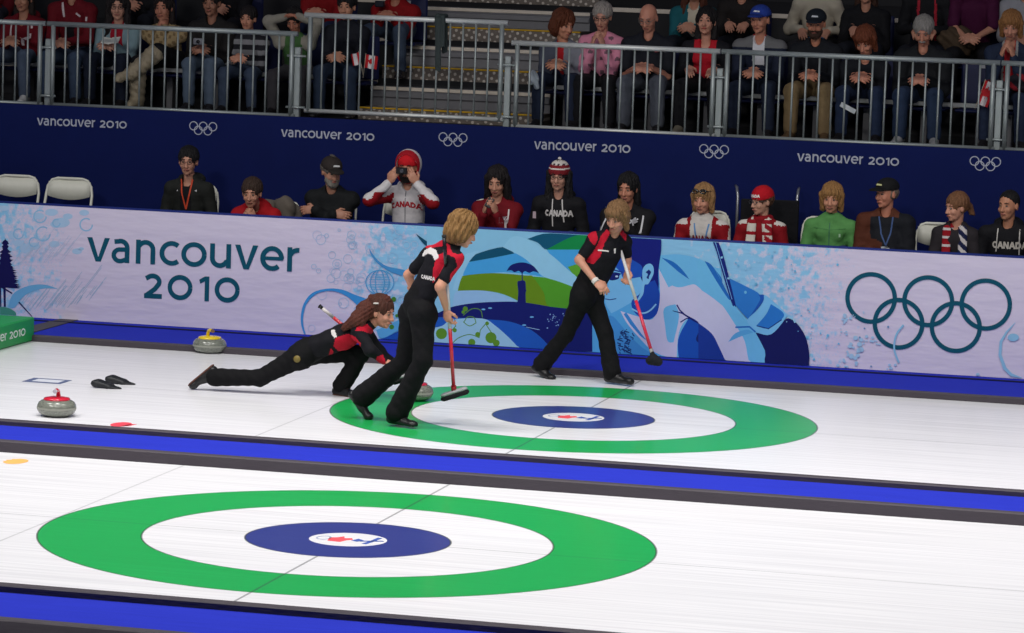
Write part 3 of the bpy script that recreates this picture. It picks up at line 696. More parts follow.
fence(fx(724, 52), fx(998, 64), ZT, FL + .02, 'steel barrier panel in front of the person in a blue cap', 20)
fence(fx(1004, 64), fx(1100, 68), ZT, FL + .02, 'steel barrier panel at the right end with a flag beside it', 7)
def fpost(px, py, label, zt):
    x = fx(px, py); r = empty('fence_post', (x, YF + .05, FL)); tag(r, label, 'post', 'posts joining the barrier panels')
    m = MB(); m.box(-.03, .03, -.03, .03, 0, zt - FL, bev=.006).build('post', STEEL, r)
    for z in (zt - FL - .08, .12):
        MB().tube([(-.09, -.05, z), (.09, -.05, z)], .011, 8).build('clamp', STEEL, r)
    MB().box(-.07, .07, -.06, .06, 0, .012).build('foot_plate', STEEL, r)
fpost(47, 60, 'short grey post between the two leftmost barrier panels', 2.47)
fpost(296.5, 60, 'short grey post left of the raised stair barrier', 2.49)
fpost(507, 70, 'short grey post right of the raised stair barrier', 2.49)
fpost(719, 80, 'short grey post beside the person in the red top', 2.46)
fpost(999, 90, 'short grey post beside the small flag at the right', 2.46)

# ---------------- green box at the end of the far sheet
g = empty('sponsor_box', (-5.5, 8.0, 0)); tag(g, 'low green box with white lettering standing at the left end of the ice', 'box')
xe, ya, yb, hz = -5.315, 6.9, 8.36, .205
GREEN = M((20, 158, 78), rough=.45, var=.05)
MB().box(xe - .34, xe, ya, yb, .002, hz, bev=.012).build('box_body', GREEN, g, (0, 0, 0)).location = (5.5, -8.0, 0)
polys, tw = text_polys('vancouver 2010', .17); m = MB()
ye = gz(19.5, 340, .0)[1] + .0
yb_ = 8.15
for p in polys: m.plate(p, lambda u, v, d: (xe + .0006 + d, yb_ - (1 - u) * 1.18, .07 + v * .062), .0012)
m.build('lettering', M((236, 244, 238)), g, recalc=False).location = (5.5, -8.0, 0)

# ---------------- curling stones and hacks
def granite():
    m = bpy.data.materials.new('granite'); n, l = nodes_of(m); b = n['Principled BSDF']; tc = n.new('ShaderNodeTexCoord'); nz = n.new('ShaderNodeTexNoise'); nz.inputs['Scale'].default_value = 160; nz.inputs['Detail'].default_value = 4
    l.new(tc.outputs['Object'], nz.inputs[0]); cr = n.new('ShaderNodeValToRGB'); cr.color_ramp.elements[0].position = .35; cr.color_ramp.elements[1].position = .65; cr.color_ramp.elements[0].color = L((78, 82, 76)); cr.color_ramp.elements[1].color = L((146, 150, 138))
    l.new(nz.outputs[0], cr.inputs[0]); l.new(cr.outputs[0], b.inputs['Base Color']); b.inputs['Roughness'].default_value = .22; b.inputs['Coat Weight'].default_value = .4; b.inputs['Coat Roughness'].default_value = .05
    return m
GRAN = granite(); BAND = M((146, 148, 138), rough=.6, scale=120, var=.25)
def stone(P, col, rz, label):
    r = empty('curling_stone', (P[0], P[1], 0), rz); tag(r, label, 'curling stone')
    m = MB(); R = .143
    m.lathe([(.0, .001), (.065, .001), (.08, .003), (.108, .010), (.130, .026), (.141, .046), (R, .056)], n=48)
    m.mi = 1; m.lathe([(R, .056), (R + .0005, .062), (R, .070)], n=48); m.mi = 0
    m.lathe([(R, .070), (.140, .084), (.129, .104), (.112, .116), (.095, .121), (0, .122)], n=48); m.build('granite_body', [GRAN, BAND], r)
    CM = M(col, rough=.22, spec=.6, var=.04, coat=.5)
    MB().lathe([(.096, .1205), (.098, .126), (.092, .134), (.06, .141), (.03, .144), (0, .145)], n=36).build('cap', CM, r)
    h = MB(); h.tube([(-.045, 0, .138), (-.042, 0, .162), (-.028, 0, .182), (0, 0, .190), (.035, 0, .190), (.062, 0, .188)], [.018, .015, .0145, .015, .0155, .012], 10); h.build('handle', CM, r)
    MB().tube([(.05, 0, .1895), (.067, 0, .1875)], [.0160, .0150], 10).build('handle_tip', M((120, 90, 60) if col[1] > 100 else (190, 190, 200), rough=.3), r)
stone(gz(209.5, 352.5), (238, 204, 30), -.85, 'granite curling stone with yellow handle near the back kerb')
stone(gz(56.5, 416), (206, 30, 56), -1.45, 'granite curling stone with red handle beside the middle kerb at the left')
stone(gz(414.5, 400), (206, 40, 70), .4, 'granite curling stone with red handle half hidden behind the standing sweeper')
RUB = M((28, 30, 34), rough=.5, bump=.2, bscale=60)
for (px, py, lb) in ((106, 388.0, 'black rubber hack on the ice, the nearer of the pair'), (120, 383.8, 'black rubber hack on the ice, the farther of the pair')):
    p = gz(px, py)
    pr = [cap((-.085, -.035, .035), (-.085, .035, .035), .026), cap((-.06, -.035, .034), (.03, -.03, .018), .027, .018), cap((-.06, .035, .034), (.03, .03, .018), .027, .018), cap((-.06, 0, .034), (.05, 0, .014), .026, .014), cap((.03, 0, .012), (.12, 0, .004), .018, .006, (0, 1, 0), 3.5), ell((-.12, 0, .0), (.03, .09, .03), None, 's'), cutp((0, 0, .0015), (0, 0, -1))]
    V, Q = grow(pr, .004, .02); o = meshobj('foot_hack', [(V, Q)], RUB); o.location = (p[0], p[1], 0); tag(o, lb, 'hack')

# ---------------- folding chairs behind the banner
WHT = M((226, 226, 214), rough=.45, var=.04)
def make_chair():
    r = empty('folding_chair', (0, 0, 0)); tag(r, 'x', 'chair', 'white folding chairs behind the banner')
    wd = .215
    def fr_(s): return [(s * (wd + .012), -.2, 0), (s * (wd + .008), .02, .4), (s * (wd - .0), .19, .72), (s * (wd - .012), .205, .8), (s * (wd - .05), .213, .855), (s * (wd - .1), .216, .87)]
    MB().tube(fr_(-1) + fr_(1)[::-1], .0125, 10).build('front_leg_frame', WHT, r)
    for s in (-1, 1): MB().tube([(s * (wd - .02), .22, 0), (s * (wd - .02), .05, .35), (s * (wd - .02), -.1, .45)], .011, 8).build('leg', WHT, r)
    MB().tube([(-wd, -.12, .17), (wd, -.12, .17)], .009, 8).build('stretcher', WHT, r); MB().tube([(-wd + .02, .16, .12), (wd - .02, .16, .12)], .009, 8).build('stretcher', WHT, r)
    nb = 9; V = []
    for i in range(nb):
        u = -1 + 2 * i / (nb - 1); x = u * (wd - .018)
        for z, zz in ((0, .675 - .0 + .035 * u * u), (1, .86 - .02 * abs(u) ** 6)):
            yo = .205 + .02 * (1 - u * u) + (.0 if z else -.03)
            V += [(x, yo - .005, zz), (x, yo + .005, zz)]
    fs = []
    for i in range(nb - 1):
        a_ = i * 4; b_ = a_ + 4
        fs += [(a_, b_, b_ + 2, a_ + 2), (a_ + 1, a_ + 3, b_ + 3, b_ + 1), (a_ + 2, b_ + 2, b_ + 3, a_ + 3), (a_, a_ + 1, b_ + 1, b_)]
    fs += [(0, 2, 3, 1), (4 * (nb - 1), 4 * (nb - 1) + 1, 4 * (nb - 1) + 3, 4 * (nb - 1) + 2)]
    MB().add(V, fs, True).build('backrest', WHT, r)
    s_ = MB(); s_.box(-wd + .03, wd - .03, -.19, .16, .43, .452, bev=.01); s_.build('seat', WHT, r)
    return r
chair0 = make_chair(); used = [0]
def place_chair(x, y, z, rz, label):
    o = chair0 if not used[0] else copy_tree(chair0); used[0] = 1
    o.location = (x, y, z); o.rotation_euler = (0, 0, rz); o['label'] = label; return o
for px, lb in ((17, 'empty white folding chair at the far left behind the banner'), (70, 'empty white folding chair nearer to the seated person with glasses')):
    x = at(px + 4, 185, 10.75)[0]; place_chair(x, 10.5, .35, .12, lb)
# ================================================================== PEOPLE
def V3(*a): return np.array(a, float)
def nrm(v): v = np.array(v, float); return v / (np.linalg.norm(v) + 1e-12)
def Rz(a): c, s = math.cos(a), math.sin(a); return np.array([[c, -s, 0], [s, c, 0], [0, 0, 1.]])
def Rx(a): c, s = math.cos(a), math.sin(a); return np.array([[1., 0, 0], [0, c, -s], [0, s, c]])
def Ry(a): c, s = math.cos(a), math.sin(a); return np.array([[c, 0, s], [0, 1., 0], [-s, 0, c]])
def ik(S, T, l1, l2, pole):
    S = np.array(S, float); T = np.array(T, float); d = T - S; D = np.linalg.norm(d)
    if D > (l1 + l2) * .995: T = S + d / D * (l1 + l2) * .995; d = T - S; D = np.linalg.norm(d)
    u = d / D; a = (l1 * l1 - l2 * l2 + D * D) / (2 * D); h = math.sqrt(max(0, l1 * l1 - a * a))
    p = np.array(pole, float); p = p - u * (p @ u); p = nrm(p)
    return S + u * a + p * h, T
def hand_prims(w, d, n, side, curl=.5, s=1.0, point=False):
    d = nrm(d); n = nrm(np.array(n) - d * (np.array(n) @ d)); t = np.cross(n, d) * side
    R = np.stack([t, d, n], 1); P = [cap(w - d * .03 * s, w + d * .03 * s, .024 * s, .024 * s, n, .8), ell(w + d * .052 * s, (.041 * s, .05 * s, .017 * s), R)]
    for i, ln in enumerate((.068, .076, .070, .055)):
        b = w + d * .088 * s + t * (.029 - .0195 * i) * s; a = curl * (.55 + .12 * i); q = b - d * .02 * s; dd = d + t * (.06 - .04 * i)
        for j in range(3):
            ang = a * (j + .6) if not (point and i == 0) else .1
            v = nrm(dd) * math.cos(ang) + n * math.sin(ang); e = q + v * ln * (.52, .34, .28)[j] * s * (1.2 if j == 0 else 1); r = (.0092, .0084, .0076)[j] * s
            P.append(cap(q, e, r, r * .93)); q = e
    b = w + d * .022 * s + t * .026 * s; v = nrm(t * .75 + d * .75 + n * (.25 + .3 * curl)); e = b + v * .042 * s
    P.append(cap(b, e, .0125 * s, .0105 * s)); v2 = nrm(t * .15 + d * .9 + n * (.3 + .4 * curl)); P.append(cap(e, e + v2 * .032 * s, .0105 * s, .0085 * s))
    return P
class Head:
    def __init__(s, c, R, sc): s.c = np.array(c, float); s.R = R; s.s = sc
    def T(s, *v): return s.c + s.R @ (np.array(v, float) * s.s)
    def e(s, c, r, op='u', R=None): return ell(s.T(*c), tuple(np.array(r) * s.s), s.R if R is None else s.R @ R, op)
    def k(s, a, b, ra, rb=None, ax=None, fl=1): return cap(s.T(*a), s.T(*b), ra * s.s, (ra if rb is None else rb) * s.s, None if ax is None else s.R @ np.array(ax, float), fl)
    def inv(s, P): return ((P - s.c) @ s.R) / s.s
def head_prims(H, wide=1.0):
    w = wide
    return [H.e((0, .012, .03), (.074 * w, .093, .09)), H.e((0, -.022, -.02), (.062 * w, .068, .085)), H.e((0, -.04, -.075), (.044 * w, .042, .034)), H.e((0, -.066, -.094), (.02, .018, .014)),
            H.e((.036, -.062, -.028), (.022, .022, .022)), H.e((-.036, -.062, -.028), (.022, .022, .022)), H.e((0, -.074, .032), (.048, .014, .012)),
            H.e((.03, -.094, .008), (.017, .016, .011), 's'), H.e((-.03, -.094, .008), (.017, .016, .011), 's'),
            H.k((0, -.086, .012), (0, -.106, -.03), .008, .0125), H.e((.011, -.094, -.033), (.009, .01, .008)), H.e((-.011, -.094, -.033), (.009, .01, .008)),
            H.e((0, -.085, -.062), (.024, .014, .0095)),
            H.e((.076 * w, .008, -.005), (.010, .019, .031)), H.e((-.076 * w, .008, -.005), (.010, .019, .031))]
def face_parts(H, root, hc, eyes=(70, 60, 50), lips=(150, 84, 78), brow=True):
    for sd in (-1, 1):
        m = MB(); c = H.T(sd * .030, -.079, .007)
        for (r, dy, mi, k) in ((.0115, 0, 0, 1), (.0075, -.006, 1, 1)):
            m.mi = mi; cc = H.T(sd * .030, -.079 + dy, .007); n = 10; vs = []; fs = []
            for i in range(n + 1):
                for j in range(n):
                    th = PI * i / n; ph = 2 * PI * j / n; vs.append(cc + H.R @ (V3(math.sin(th) * math.cos(ph), math.cos(th) if False else math.sin(th) * math.sin(ph), math.cos(th)) * r * H.s * V3(1, .8, .62)))
            for i in range(n):
                for j in range(n): fs.append((i * n + j, i * n + (j + 1) % n, (i + 1) * n + (j + 1) % n, (i + 1) * n + j))
            m.add(vs, fs, True)
        m.build('eye', [M((112, 98, 90), rough=.5), M(eyes, rough=.2, spec=.6)], root)
        if brow: MB().tube([H.T(sd * .014, -.087, .028), H.T(sd * .03, -.0865, .033), H.T(sd * .046, -.075, .028)], [.0035 * H.s, .0042 * H.s, .0028 * H.s], 6).build('eyebrow', hairm(hc), root)
    MB().tube([H.T(-.022, -.089, -.062), H.T(-.008, -.0985, -.058), H.T(0, -.099, -.0595), H.T(.008, -.0985, -.058), H.T(.022, -.089, -.062)], [.003 * H.s, .006 * H.s, .0062 * H.s, .006 * H.s, .003 * H.s], 8).build('lips', M(lips, rough=.45), root)
def glasses(H, root, col=(30, 30, 34), dark=False):
    m = MB()
    for sd in (-1, 1):
        m.tube([H.T(sd * .031 + .021 * math.cos(t * PI / 8), -.101, .006 + .0155 * math.sin(t * PI / 8)) for t in range(16)], .0024 * H.s, 6, closed=True)
        m.tube([H.T(sd * .051, -.1, .012), H.T(sd * .076, -.05, .012), H.T(sd * .082, .015, .008)], .002 * H.s, 6)
    m.tube([H.T(-.011, -.102, .01), H.T(0, -.106, .012), H.T(.011, -.102, .01)], .002 * H.s, 6)
    m.build('glasses', M(col, rough=.3), root)
def wig(H, root, style, col, h=.007, k=.018, name='hair', under=False):
    p = [H.e((0, .02, .042), (.091, .107, .103))]; face = [H.e((0, -.098, -.018 if style in ('long', 'ear', 'bob') else -.026), (.060, .07, .088 if style in ('long', 'ear', 'bob') else .083), 's')]
    A = 48; amp = .0025
    if style == 'short': cut = [cutp(H.T(0, .03, -.05), H.R @ V3(0, -.25, -1)), H.e((.085, -.02, -.03), (.03, .045, .05), 's'), H.e((-.085, -.02, -.03), (.03, .045, .05), 's')]; p += cut + face
    elif style == 'crop': p = [H.e((0, .02, .036), (.081, .098, .094)), cutp(H.T(0, .0, .0), H.R @ V3(0, -.75, -.66))]; amp = .0015
    elif style == 'fringe': p = [H.e((0, .024, .012), (.083, .094, .075)), H.e((0, -.03, .09), (.072, .115, .062), 's')] + face + [cutp(H.T(0, .03, -.05), H.R @ V3(0, 0, -1)), cutp(H.T(0, -.02, 0), H.R @ V3(0, -1, 0))]; amp = .0015
    elif style == 'bob':
        p += [H.e((0, .045, -.02), (.09, .075, .10)), H.k((.078, .0, .03), (.078, .0, -.085), .03, .026), H.k((-.078, 0, .03), (-.078, 0, -.085), .03, .026), H.k((.05, .07, 0), (-.05, .07, -.08), .045), H.k((-.05, .07, 0), (.05, .07, -.08), .045)] + face; amp = .004
        p += [H.e((0, -.074, -.05), (.05, .06, .09), 's')]
    elif style == 'fluffy':
        p = [H.e((0, .02, .045), (.098, .112, .104)), H.e((0, .055, -.03), (.098, .08, .09)), H.e((.07, .03, -.03), (.04, .06, .07)), H.e((-.07, .03, -.03), (.04, .06, .07))] + [H.e((0, -.108, -.035), (.06, .066, .088), 's'), cutp(H.T(0, .0, -.12), H.R @ V3(0, -.2, -1))]; amp = .006
    elif style == 'bangs':
        p += [H.e((0, .045, -.01), (.09, .075, .09)), H.k((.078, .0, .03), (.076, .01, -.09), .028, .022), H.k((-.078, 0, .03), (-.076, .01, -.09), .028, .022), H.k((0, .08, 0), (0, .08, -.08), .05), H.e((0, -.055, .065), (.068, .04, .034))] + [H.e((0, -.11, -.035), (.056, .066, .064), 's')]; amp = .004
    elif style == 'long':
        p += [H.e((0, .045, -.02), (.09, .075, .10)), H.k((.075, .01, .03), (.092, -.01, -.27), .034, .03), H.k((-.075, .01, .03), (-.092, -.01, -.27), .034, .03), H.k((.04, .08, 0), (.06, .10, -.28), .05, .04), H.k((-.04, .08, 0), (-.06, .10, -.28), .05, .04)] + face + [H.e((0, -.074, -.06), (.052, .06, .09), 's')]; amp = .005
    elif style == 'pony':
        p += [H.e((0, .12, .0), (.03, .045, .035)), H.k((0, .14, -.02), (0, .17, -.14), .03, .018)] + [H.e((.0, -.1, -.028), (.066, .075, .082), 's'), cutp(H.T(0, .03, -.05), H.R @ V3(0, -.3, -1)), H.e((.085, -.03, -.03), (.03, .045, .05), 's'), H.e((-.085, -.03, -.03), (.03, .045, .05), 's')]
    elif style == 'ear':      # shoulder length at the back, ears covered (long bob falling behind)
        p += [H.e((0, .05, -.02), (.085, .07, .1)), H.k((.07, .03, .02), (.07, .03, -.14), .03), H.k((-.07, .03, .02), (-.07, .03, -.14), .03), H.k((0, .08, 0), (0, .08, -.15), .06, .05)] + face + [H.e((0, -.074, -.06), (.052, .06, .09), 's')]; amp = .004
    if under: p = p + [H.e((0, .014, .085), (.13, .15, .055), 's')]
    def disp(X):
        q = H.inv(X); a = np.arctan2(q[:, 0], q[:, 1] + 1e-6)
        return amp * H.s * (np.sin(a * 17 + q[:, 2] * 26) + .7 * np.sin(a * 31 - q[:, 2] * 40 + 1) + .5 * np.sin(q[:, 0] * 90 + q[:, 2] * 35))
    V, Q = grow(p, h, k, disp); return meshobj(name, [(V, Q)], hairm(col), root)
def hat(H, root, kind, col, col2=None, txt=None, h=.006):
    if kind == 'cap':
        p = [H.e((0, .014, .052), (.091, .108, .083)), cutp(H.T(0, 0, .038), H.R @ V3(0, .06, -1))]
        V, Q = grow(p, h, .01); o = meshobj('cap', [(V, Q)], cloth(col), root)
        p = [H.e((0, -.105, .040), (.068, .075, .022)), H.e((0, -.10, .012), (.09, .12, .034), 's'), cutp(H.T(0, -.07, 0), H.R @ V3(0, 1, 0))]
        V, Q = grow(p, .004, .008); meshobj('brim', [(V, Q)], cloth(col2 or col), o)
        m = MB(); m.plate([(-.03, 0), (.03, 0), (.026, .012), (-.024, .014)], lambda u, v, d: H.T(u + .004, -.089 + 1.0 * v * .4 - d, .078 + v), .004); m.build('cap_badge', M(txt or (220, 220, 224)), o); return o
    if kind == 'beanie':
        p = [H.e((0, .014, .05), (.092, .106, .095)), cutp(H.T(0, 0, .028), H.R @ V3(0, .12, -1))]
        def disp(X):
            q = H.inv(X); a = np.arctan2(q[:, 0], q[:, 1]); return .0012 * np.sin(a * 40)
        V, Q = grow(p, h, .01, disp)
        c2 = col2
        if c2:
            def pt(c, n):
                q = H.inv(c); z = q[:, 2]; return np.where(z > .105, np.where((np.sin(q[:, 0] * 160) > 0) & (z < .118), 1, 2), np.where((z > .07) & (z < .082), 2, 0))
            return meshobj('knit_hat', [(V, Q)], [cloth(col), cloth(c2), cloth((206, 198, 192))], root, paint=pt)
        o = meshobj('knit_hat', [(V, Q)], cloth(col), root)
        if txt:
            polys, _ = text_polys('CANADA', .26)
            P3 = [[H.T(-.062 + u * .124, -.25, .048 + v * .026) for u, v in q] for q in polys]
            D = drape([[tuple(x) for x in q] for q in P3], H.R @ V3(0, 1, 0), p, .01, .003)
            m = MB()
            for q in D: m.add(q, [tuple(range(len(q)))])
            m.build('hat_lettering', M((230, 226, 222)), o, recalc=False)
        return o
def arms(sh, el, wr, r0=.058, r1=.048, r2=.036): return [cap(sh, el, r0, r1), cap(el, wr, r1, r2)]
def figure(root, J, S, h=.012, hh=.007, world=False, pxpaint=None):
    """J joints, S style; builds body, clothing, shoes, hair, face under root"""
    s = S.get('s', 1.0); fv = nrm(J['fv']); g = S.get('girth', 1.0); f = S.get('fem', 0)
    sk = skin(S.get('skin', (196, 140, 116))); H = J['H']
    pel, ch, nb = J['pel'], J['ch'], J['nb']; lr = nrm(J['sh'][1] - J['sh'][0])
    off = root.location if world else None
    loc = tuple(root.location) if world else (0, 0, 0)
    # ---- body
    B = [cap(pel, ch, .105 * s, .115 * s, fv, .7), cap(J['sh'][0], J['sh'][1], .05 * s, .05 * s), cap(nb - (nb - ch) * .35, H.T(0, .018, -.06), .052 * s, .047 * s)]
    for i in (0, 1):
        B += [cap(J['sh'][i], J['el'][i], .042 * s, .036 * s), cap(J['el'][i], J['wr'][i], .036 * s, .0245 * s), cap(J['hip'][i], J['kn'][i], .07 * s, .048 * s), cap(J['kn'][i], J['an'][i], .046 * s, .032 * s), cap(J['an'][i], J['toe'][i] + (J['dns'][i] if J.get('dns') else V3(0, 0, -1)) * .014, .026 * s, .016 * s)]
    handsP = []
    for i in (0, 1):
        if J.get('hd'): handsP.append(hand_prims(J['wr'][i], J['hd'][i], J['hn'][i], (-1, 1)[i], S.get('curl', .5) if not isinstance(S.get('curl'), (tuple, list)) else S['curl'][i], s))
    hp = head_prims(H, S.get('wide', 1.0)) + [cap(nb, H.T(0, .018, -.06), .050 * s, .046 * s)]
    if h <= .0075: parts = [grow(B + hp[:-1] + [q for q_ in handsP for q in q_], h, .016)]
    else: parts = [grow(B, h, .02), grow(hp, hh, .012)] + [grow(q, .0052, .008) for q in handsP]
    if h <= .0075: parts = [grow(B, h, .02), grow(hp, .0048, .012)] + [grow(q, .004, .008) for q in handsP]
    LO = (lambda parts: [(V - np.array(loc), Q) for V, Q in parts])
    meshobj('body', LO(parts), sk, root)
    # ---- trousers
    pc = S.get('pants', (52, 66, 92)); pr = [cap(pel - (ch - pel) * .02, pel + (ch - pel) * .25, .135 * s * g, .125 * s * g, fv, .78)]
    fl = S.get('flare', 0); lw = S.get('leg', 1.0)
    for i in (0, 1):
        a0 = J['hip'][i]; kn = J['kn'][i]; an = J['an'][i]
        pr += [ell(a0, (.11 * s, .11 * s, .11 * s)), cap(a0, kn, .092 * s * lw, .066 * s * lw), cap(kn, an + (kn - an) * .05, .064 * s * lw, (.056 + fl) * s * lw)]
    if S.get('hem', True):
        pass
    def fold(X): return .0035 * np.sin(X[:, 2] * 55 + X[:, 0] * 30) * np.sin(X[:, 0] * 38 + X[:, 1] * 30 + X[:, 2] * 12)
    V, Q = grow(pr, max(h, .008) if world else h * 1.15, .03, fold); meshobj('trousers', LO([(V, Q)]), cloth(pc), root)
    # ---- shoes
    shc = S.get('shoe', (30, 28, 30))
    for i in (0, 1):
        an, toe = J['an'][i], J['toe'][i]; d = nrm(toe - an); dn = J.get('dn', V3(0, 0, -1)) if not J.get('dns') else J['dns'][i]
        heel = an - d * .045 * s + dn * .045 * s; tp = toe + dn * .012 * s
        sp = [cap(heel, tp, .036 * s, .028 * s, np.cross(d, dn), 1.25), cap(an, an + (tp - an) * .45 + dn * .015, .042 * s, .036 * s), ell(tp, (.036 * s, .036 * s, .026 * s))]
        sp += [cutp(heel + dn * .034 * s, dn)]
        V, Q = grow(sp, .0065 if world else .01, .02)
        o = meshobj('shoe', LO([(V, Q)]), M(shc, rough=.4, spec=.4, bump=.1), root)
        if S.get('sole'):
            sl = [cap(heel + dn * .03 * s, tp + dn * .022 * s, .037 * s, .034 * s, dn, .32)]; V, Q = grow(sl, .0055, .01); meshobj('sole', LO([(V, Q)]), M(S['sole'], rough=.6), o)
    # ---- top
    JW = 0 if world else .003
    T = S['top']; th = T.get('th', .012); sl = T.get('sleeve', 1.0)
    tp = [cap(pel + (ch - pel) * T.get('low', .0), ch, (.125 + th + JW) * s * g, (.135 + th + JW) * s * (1 - .03 * f), fv, .72), cap(J['sh'][0] * .97 + J['sh'][1] * .03, J['sh'][1] * .97 + J['sh'][0] * .03, (.060 + th * .7) * s, None), cap(ch, nb, .10 * s, .062 * s)] + [cap(nb + (J['sh'][i] - nb) * .25 + V3(0, 0, .0), J['sh'][i], .062 * s, .058 * s) for i in (0, 1)]
    if g > 1.05: tp.append(ell(pel * .5 + ch * .5 + fv * .04, (.16 * g * s, .13 * g * s, .17 * s)))
    if f: tp += [ell(ch + fv * .07 * s + lr * q * .065 * s - V3(0, 0, .02) * s, (.06 * s, .045 * s, .065 * s)) for q in (-1, 1)]
    armp = []
    for i in (0, 1):
        if sl >= 1: a = [cap(J['sh'][i], J['el'][i], (.052 + th + JW) * s, (.042 + th + JW * .7) * s), cap(J['el'][i], J['el'][i] + (J['wr'][i] - J['el'][i]) * .93, (.042 + th) * s, (.028 + th) * s)]
        else: a = [cap(J['sh'][i], J['sh'][i] + (J['el'][i] - J['sh'][i]) * sl, (.052 + th) * s, (.046 + th) * s)]
        armp += a
    ex = []
    if T.get('collar'): ex = [cap(nb - lr * .045 * s, nb + lr * .045 * s, .05 * s, None), ell(nb + fv * .01 * s + V3(0, 0, .012) * s, (.078 * s, .074 * s, .045 * s))]
    if T.get('hood'): ex += [ell(nb - fv * .085 * s + V3(0, 0, .01) * s, (.13 * s, .07 * s, .065 * s))]
    neckcut = [ell(nb + fv * .055 * s + V3(0, 0, .035) * s, (.05 * s, .055 * s, T.get('vee', .06) * s), None, 's')] if not T.get('closed') else []
    prims = tp + ex + armp + neckcut
    A0, A1 = armp, tp
    def fold2(X): return T.get('fold', .003) * np.sin(X[:, 2] * 46 + X[:, 0] * 26 + 2) * np.sin(X[:, 0] * 34 - X[:, 2] * 20)
    V, Q = grow(prims, h, .028, fold2)
    cols = [T['c']] + list(T.get('cs', [])); rules = T.get('rules', [])
    def paint(c, n):
        c = c + np.array(loc)
        idx = np.zeros(len(c), int); da = np.minimum.reduce([pd(q, c) for q in A0]); db = pd(A1[0], c)
        F = dict(x=c[:, 0], y=c[:, 1], z=c[:, 2], n=n, arm=da < db - .004, c=c, fx=(c - ch) @ lr, front=(n @ fv) > 0)
        for k, r in enumerate(rules): idx[r(F)] = k + 1 if k + 1 < len(cols) else len(cols) - 1
        if pxpaint:
            q = pix(c); face = (n * (CAM - c)).sum(1) > 0
            for k, poly in pxpaint: idx[inpoly(q[:, 0], q[:, 1], poly) & face] = k
        return idx
    top = meshobj(T.get('name', 'jacket'), LO([(V, Q)]), [cloth(c, rough=T.get('rough', .8)) for c in cols], root, paint=paint)
    J['top_prims'] = prims; J['top'] = top
    # ---- head
    hc = S.get('haircol', (60, 40, 28))
    face_parts(H, root, S.get('browcol', hc), lips=S.get('lips', (156, 92, 82)))
    for o in list(root.children):
        if world and o.name.split('.')[0] in ('eye', 'eyebrow', 'lips'): o.location = -Vector(loc)
    pre = set(root.children_recursive)
    if S.get('hair'): 
        for st in (S['hair'] if isinstance(S['hair'], (list, tuple)) else [S['hair']]): wig(H, root, st, hc, h=.0055 if world else .0065, under=bool(S.get('hat')))
    if S.get('glasses'): glasses(H, root, S['glasses'])
    if S.get('hat'): hat(H, root, *S['hat'])
    if S.get('beard'):
        V, Q = grow([H.e((0, -.062, -.085), (.052, .042, .042)), H.e((0, -.04, -.06), (.068, .05, .05)), H.e((0, -.1, -.058), (.022, .02, .008), 's'), H.e((0, -.07, 0), (.06, .09, .045), 's')], .006, .01); meshobj('beard', [(V, Q)], hairm(S['beard']), root)
    if S.get('moustache'): MB().tube([H.T(-.03, -.09, -.056), H.T(-.01, -.103, -.045), H.T(.01, -.103, -.045), H.T(.03, -.09, -.056)], [.004, .009, .009, .004], 8).build('moustache', hairm(S['moustache']), root)
    if world:
        for o in root.children_recursive:
            if o not in pre and o.parent == root: o.location = -Vector(loc)
    return J
def ondecal(J, polys, col, name, parent=None, direction=(0, 1, 0), start=-1.2, off=.0035):
    P3 = [[(u, start, v) for u, v in q] for q in polys]; D = drape(P3, direction, J['top_prims'], .028, off); m = MB()
    for q in D: m.add(q, [tuple(range(len(q)))])
    if m.v: return m.build(name, M(col, rough=.7), parent or J['top'], recalc=False)
def chest_text(J, txt, cx, z, wd, ht, col, arch=0, w=.26):
    polys, _ = text_polys(txt, w); out = []
    for q in polys: out.append([(cx + (u - .5) * wd, z + v * ht - arch * ((u - .5) ** 2)) for u, v in q])
    return ondecal(J, out, col, 'lettering')
def line2(pts, w, n=5):
    P = []
    for i in range(len(pts) - 1):
        for t in range(n): P.append((pts[i][0] + (pts[i + 1][0] - pts[i][0]) * t / n, pts[i][1] + (pts[i + 1][1] - pts[i][1]) * t / n))
    P.append(pts[-1]); return strip(P, w)
HANDS = {
    'lap': lambda s, z: ((-.09 * s, -.30 * s, .66 * s), (.09 * s, -.30 * s, .66 * s)),
    'clasp': lambda s, z: ((-.05 * s, -.36 * s, .61 * s), (.05 * s, -.36 * s, .61 * s)),
    'low': lambda s, z: ((-.13 * s, -.22 * s, .62 * s), (.13 * s, -.22 * s, .62 * s)),
    'camera': lambda s, z: ((-.125 * s, -.22 * s, z - .13), (.125 * s, -.22 * s, z - .125)),
    'chin': lambda s, z: ((-.035 * s, -.21 * s, z - .19), (.035 * s, -.21 * s, z - .17)),
    'chest': lambda s, z: ((-.06 * s, -.27 * s, z - .27), (.05 * s, -.27 * s, z - .27)),
    'cross': lambda s, z: ((.07 * s, -.27 * s, z - .36), (-.10 * s, -.29 * s, z - .33)),
    'prop': lambda s, z: ((-.06 * s, -.40 * s, z - .25), (.06 * s, -.40 * s, z - .25)),
}
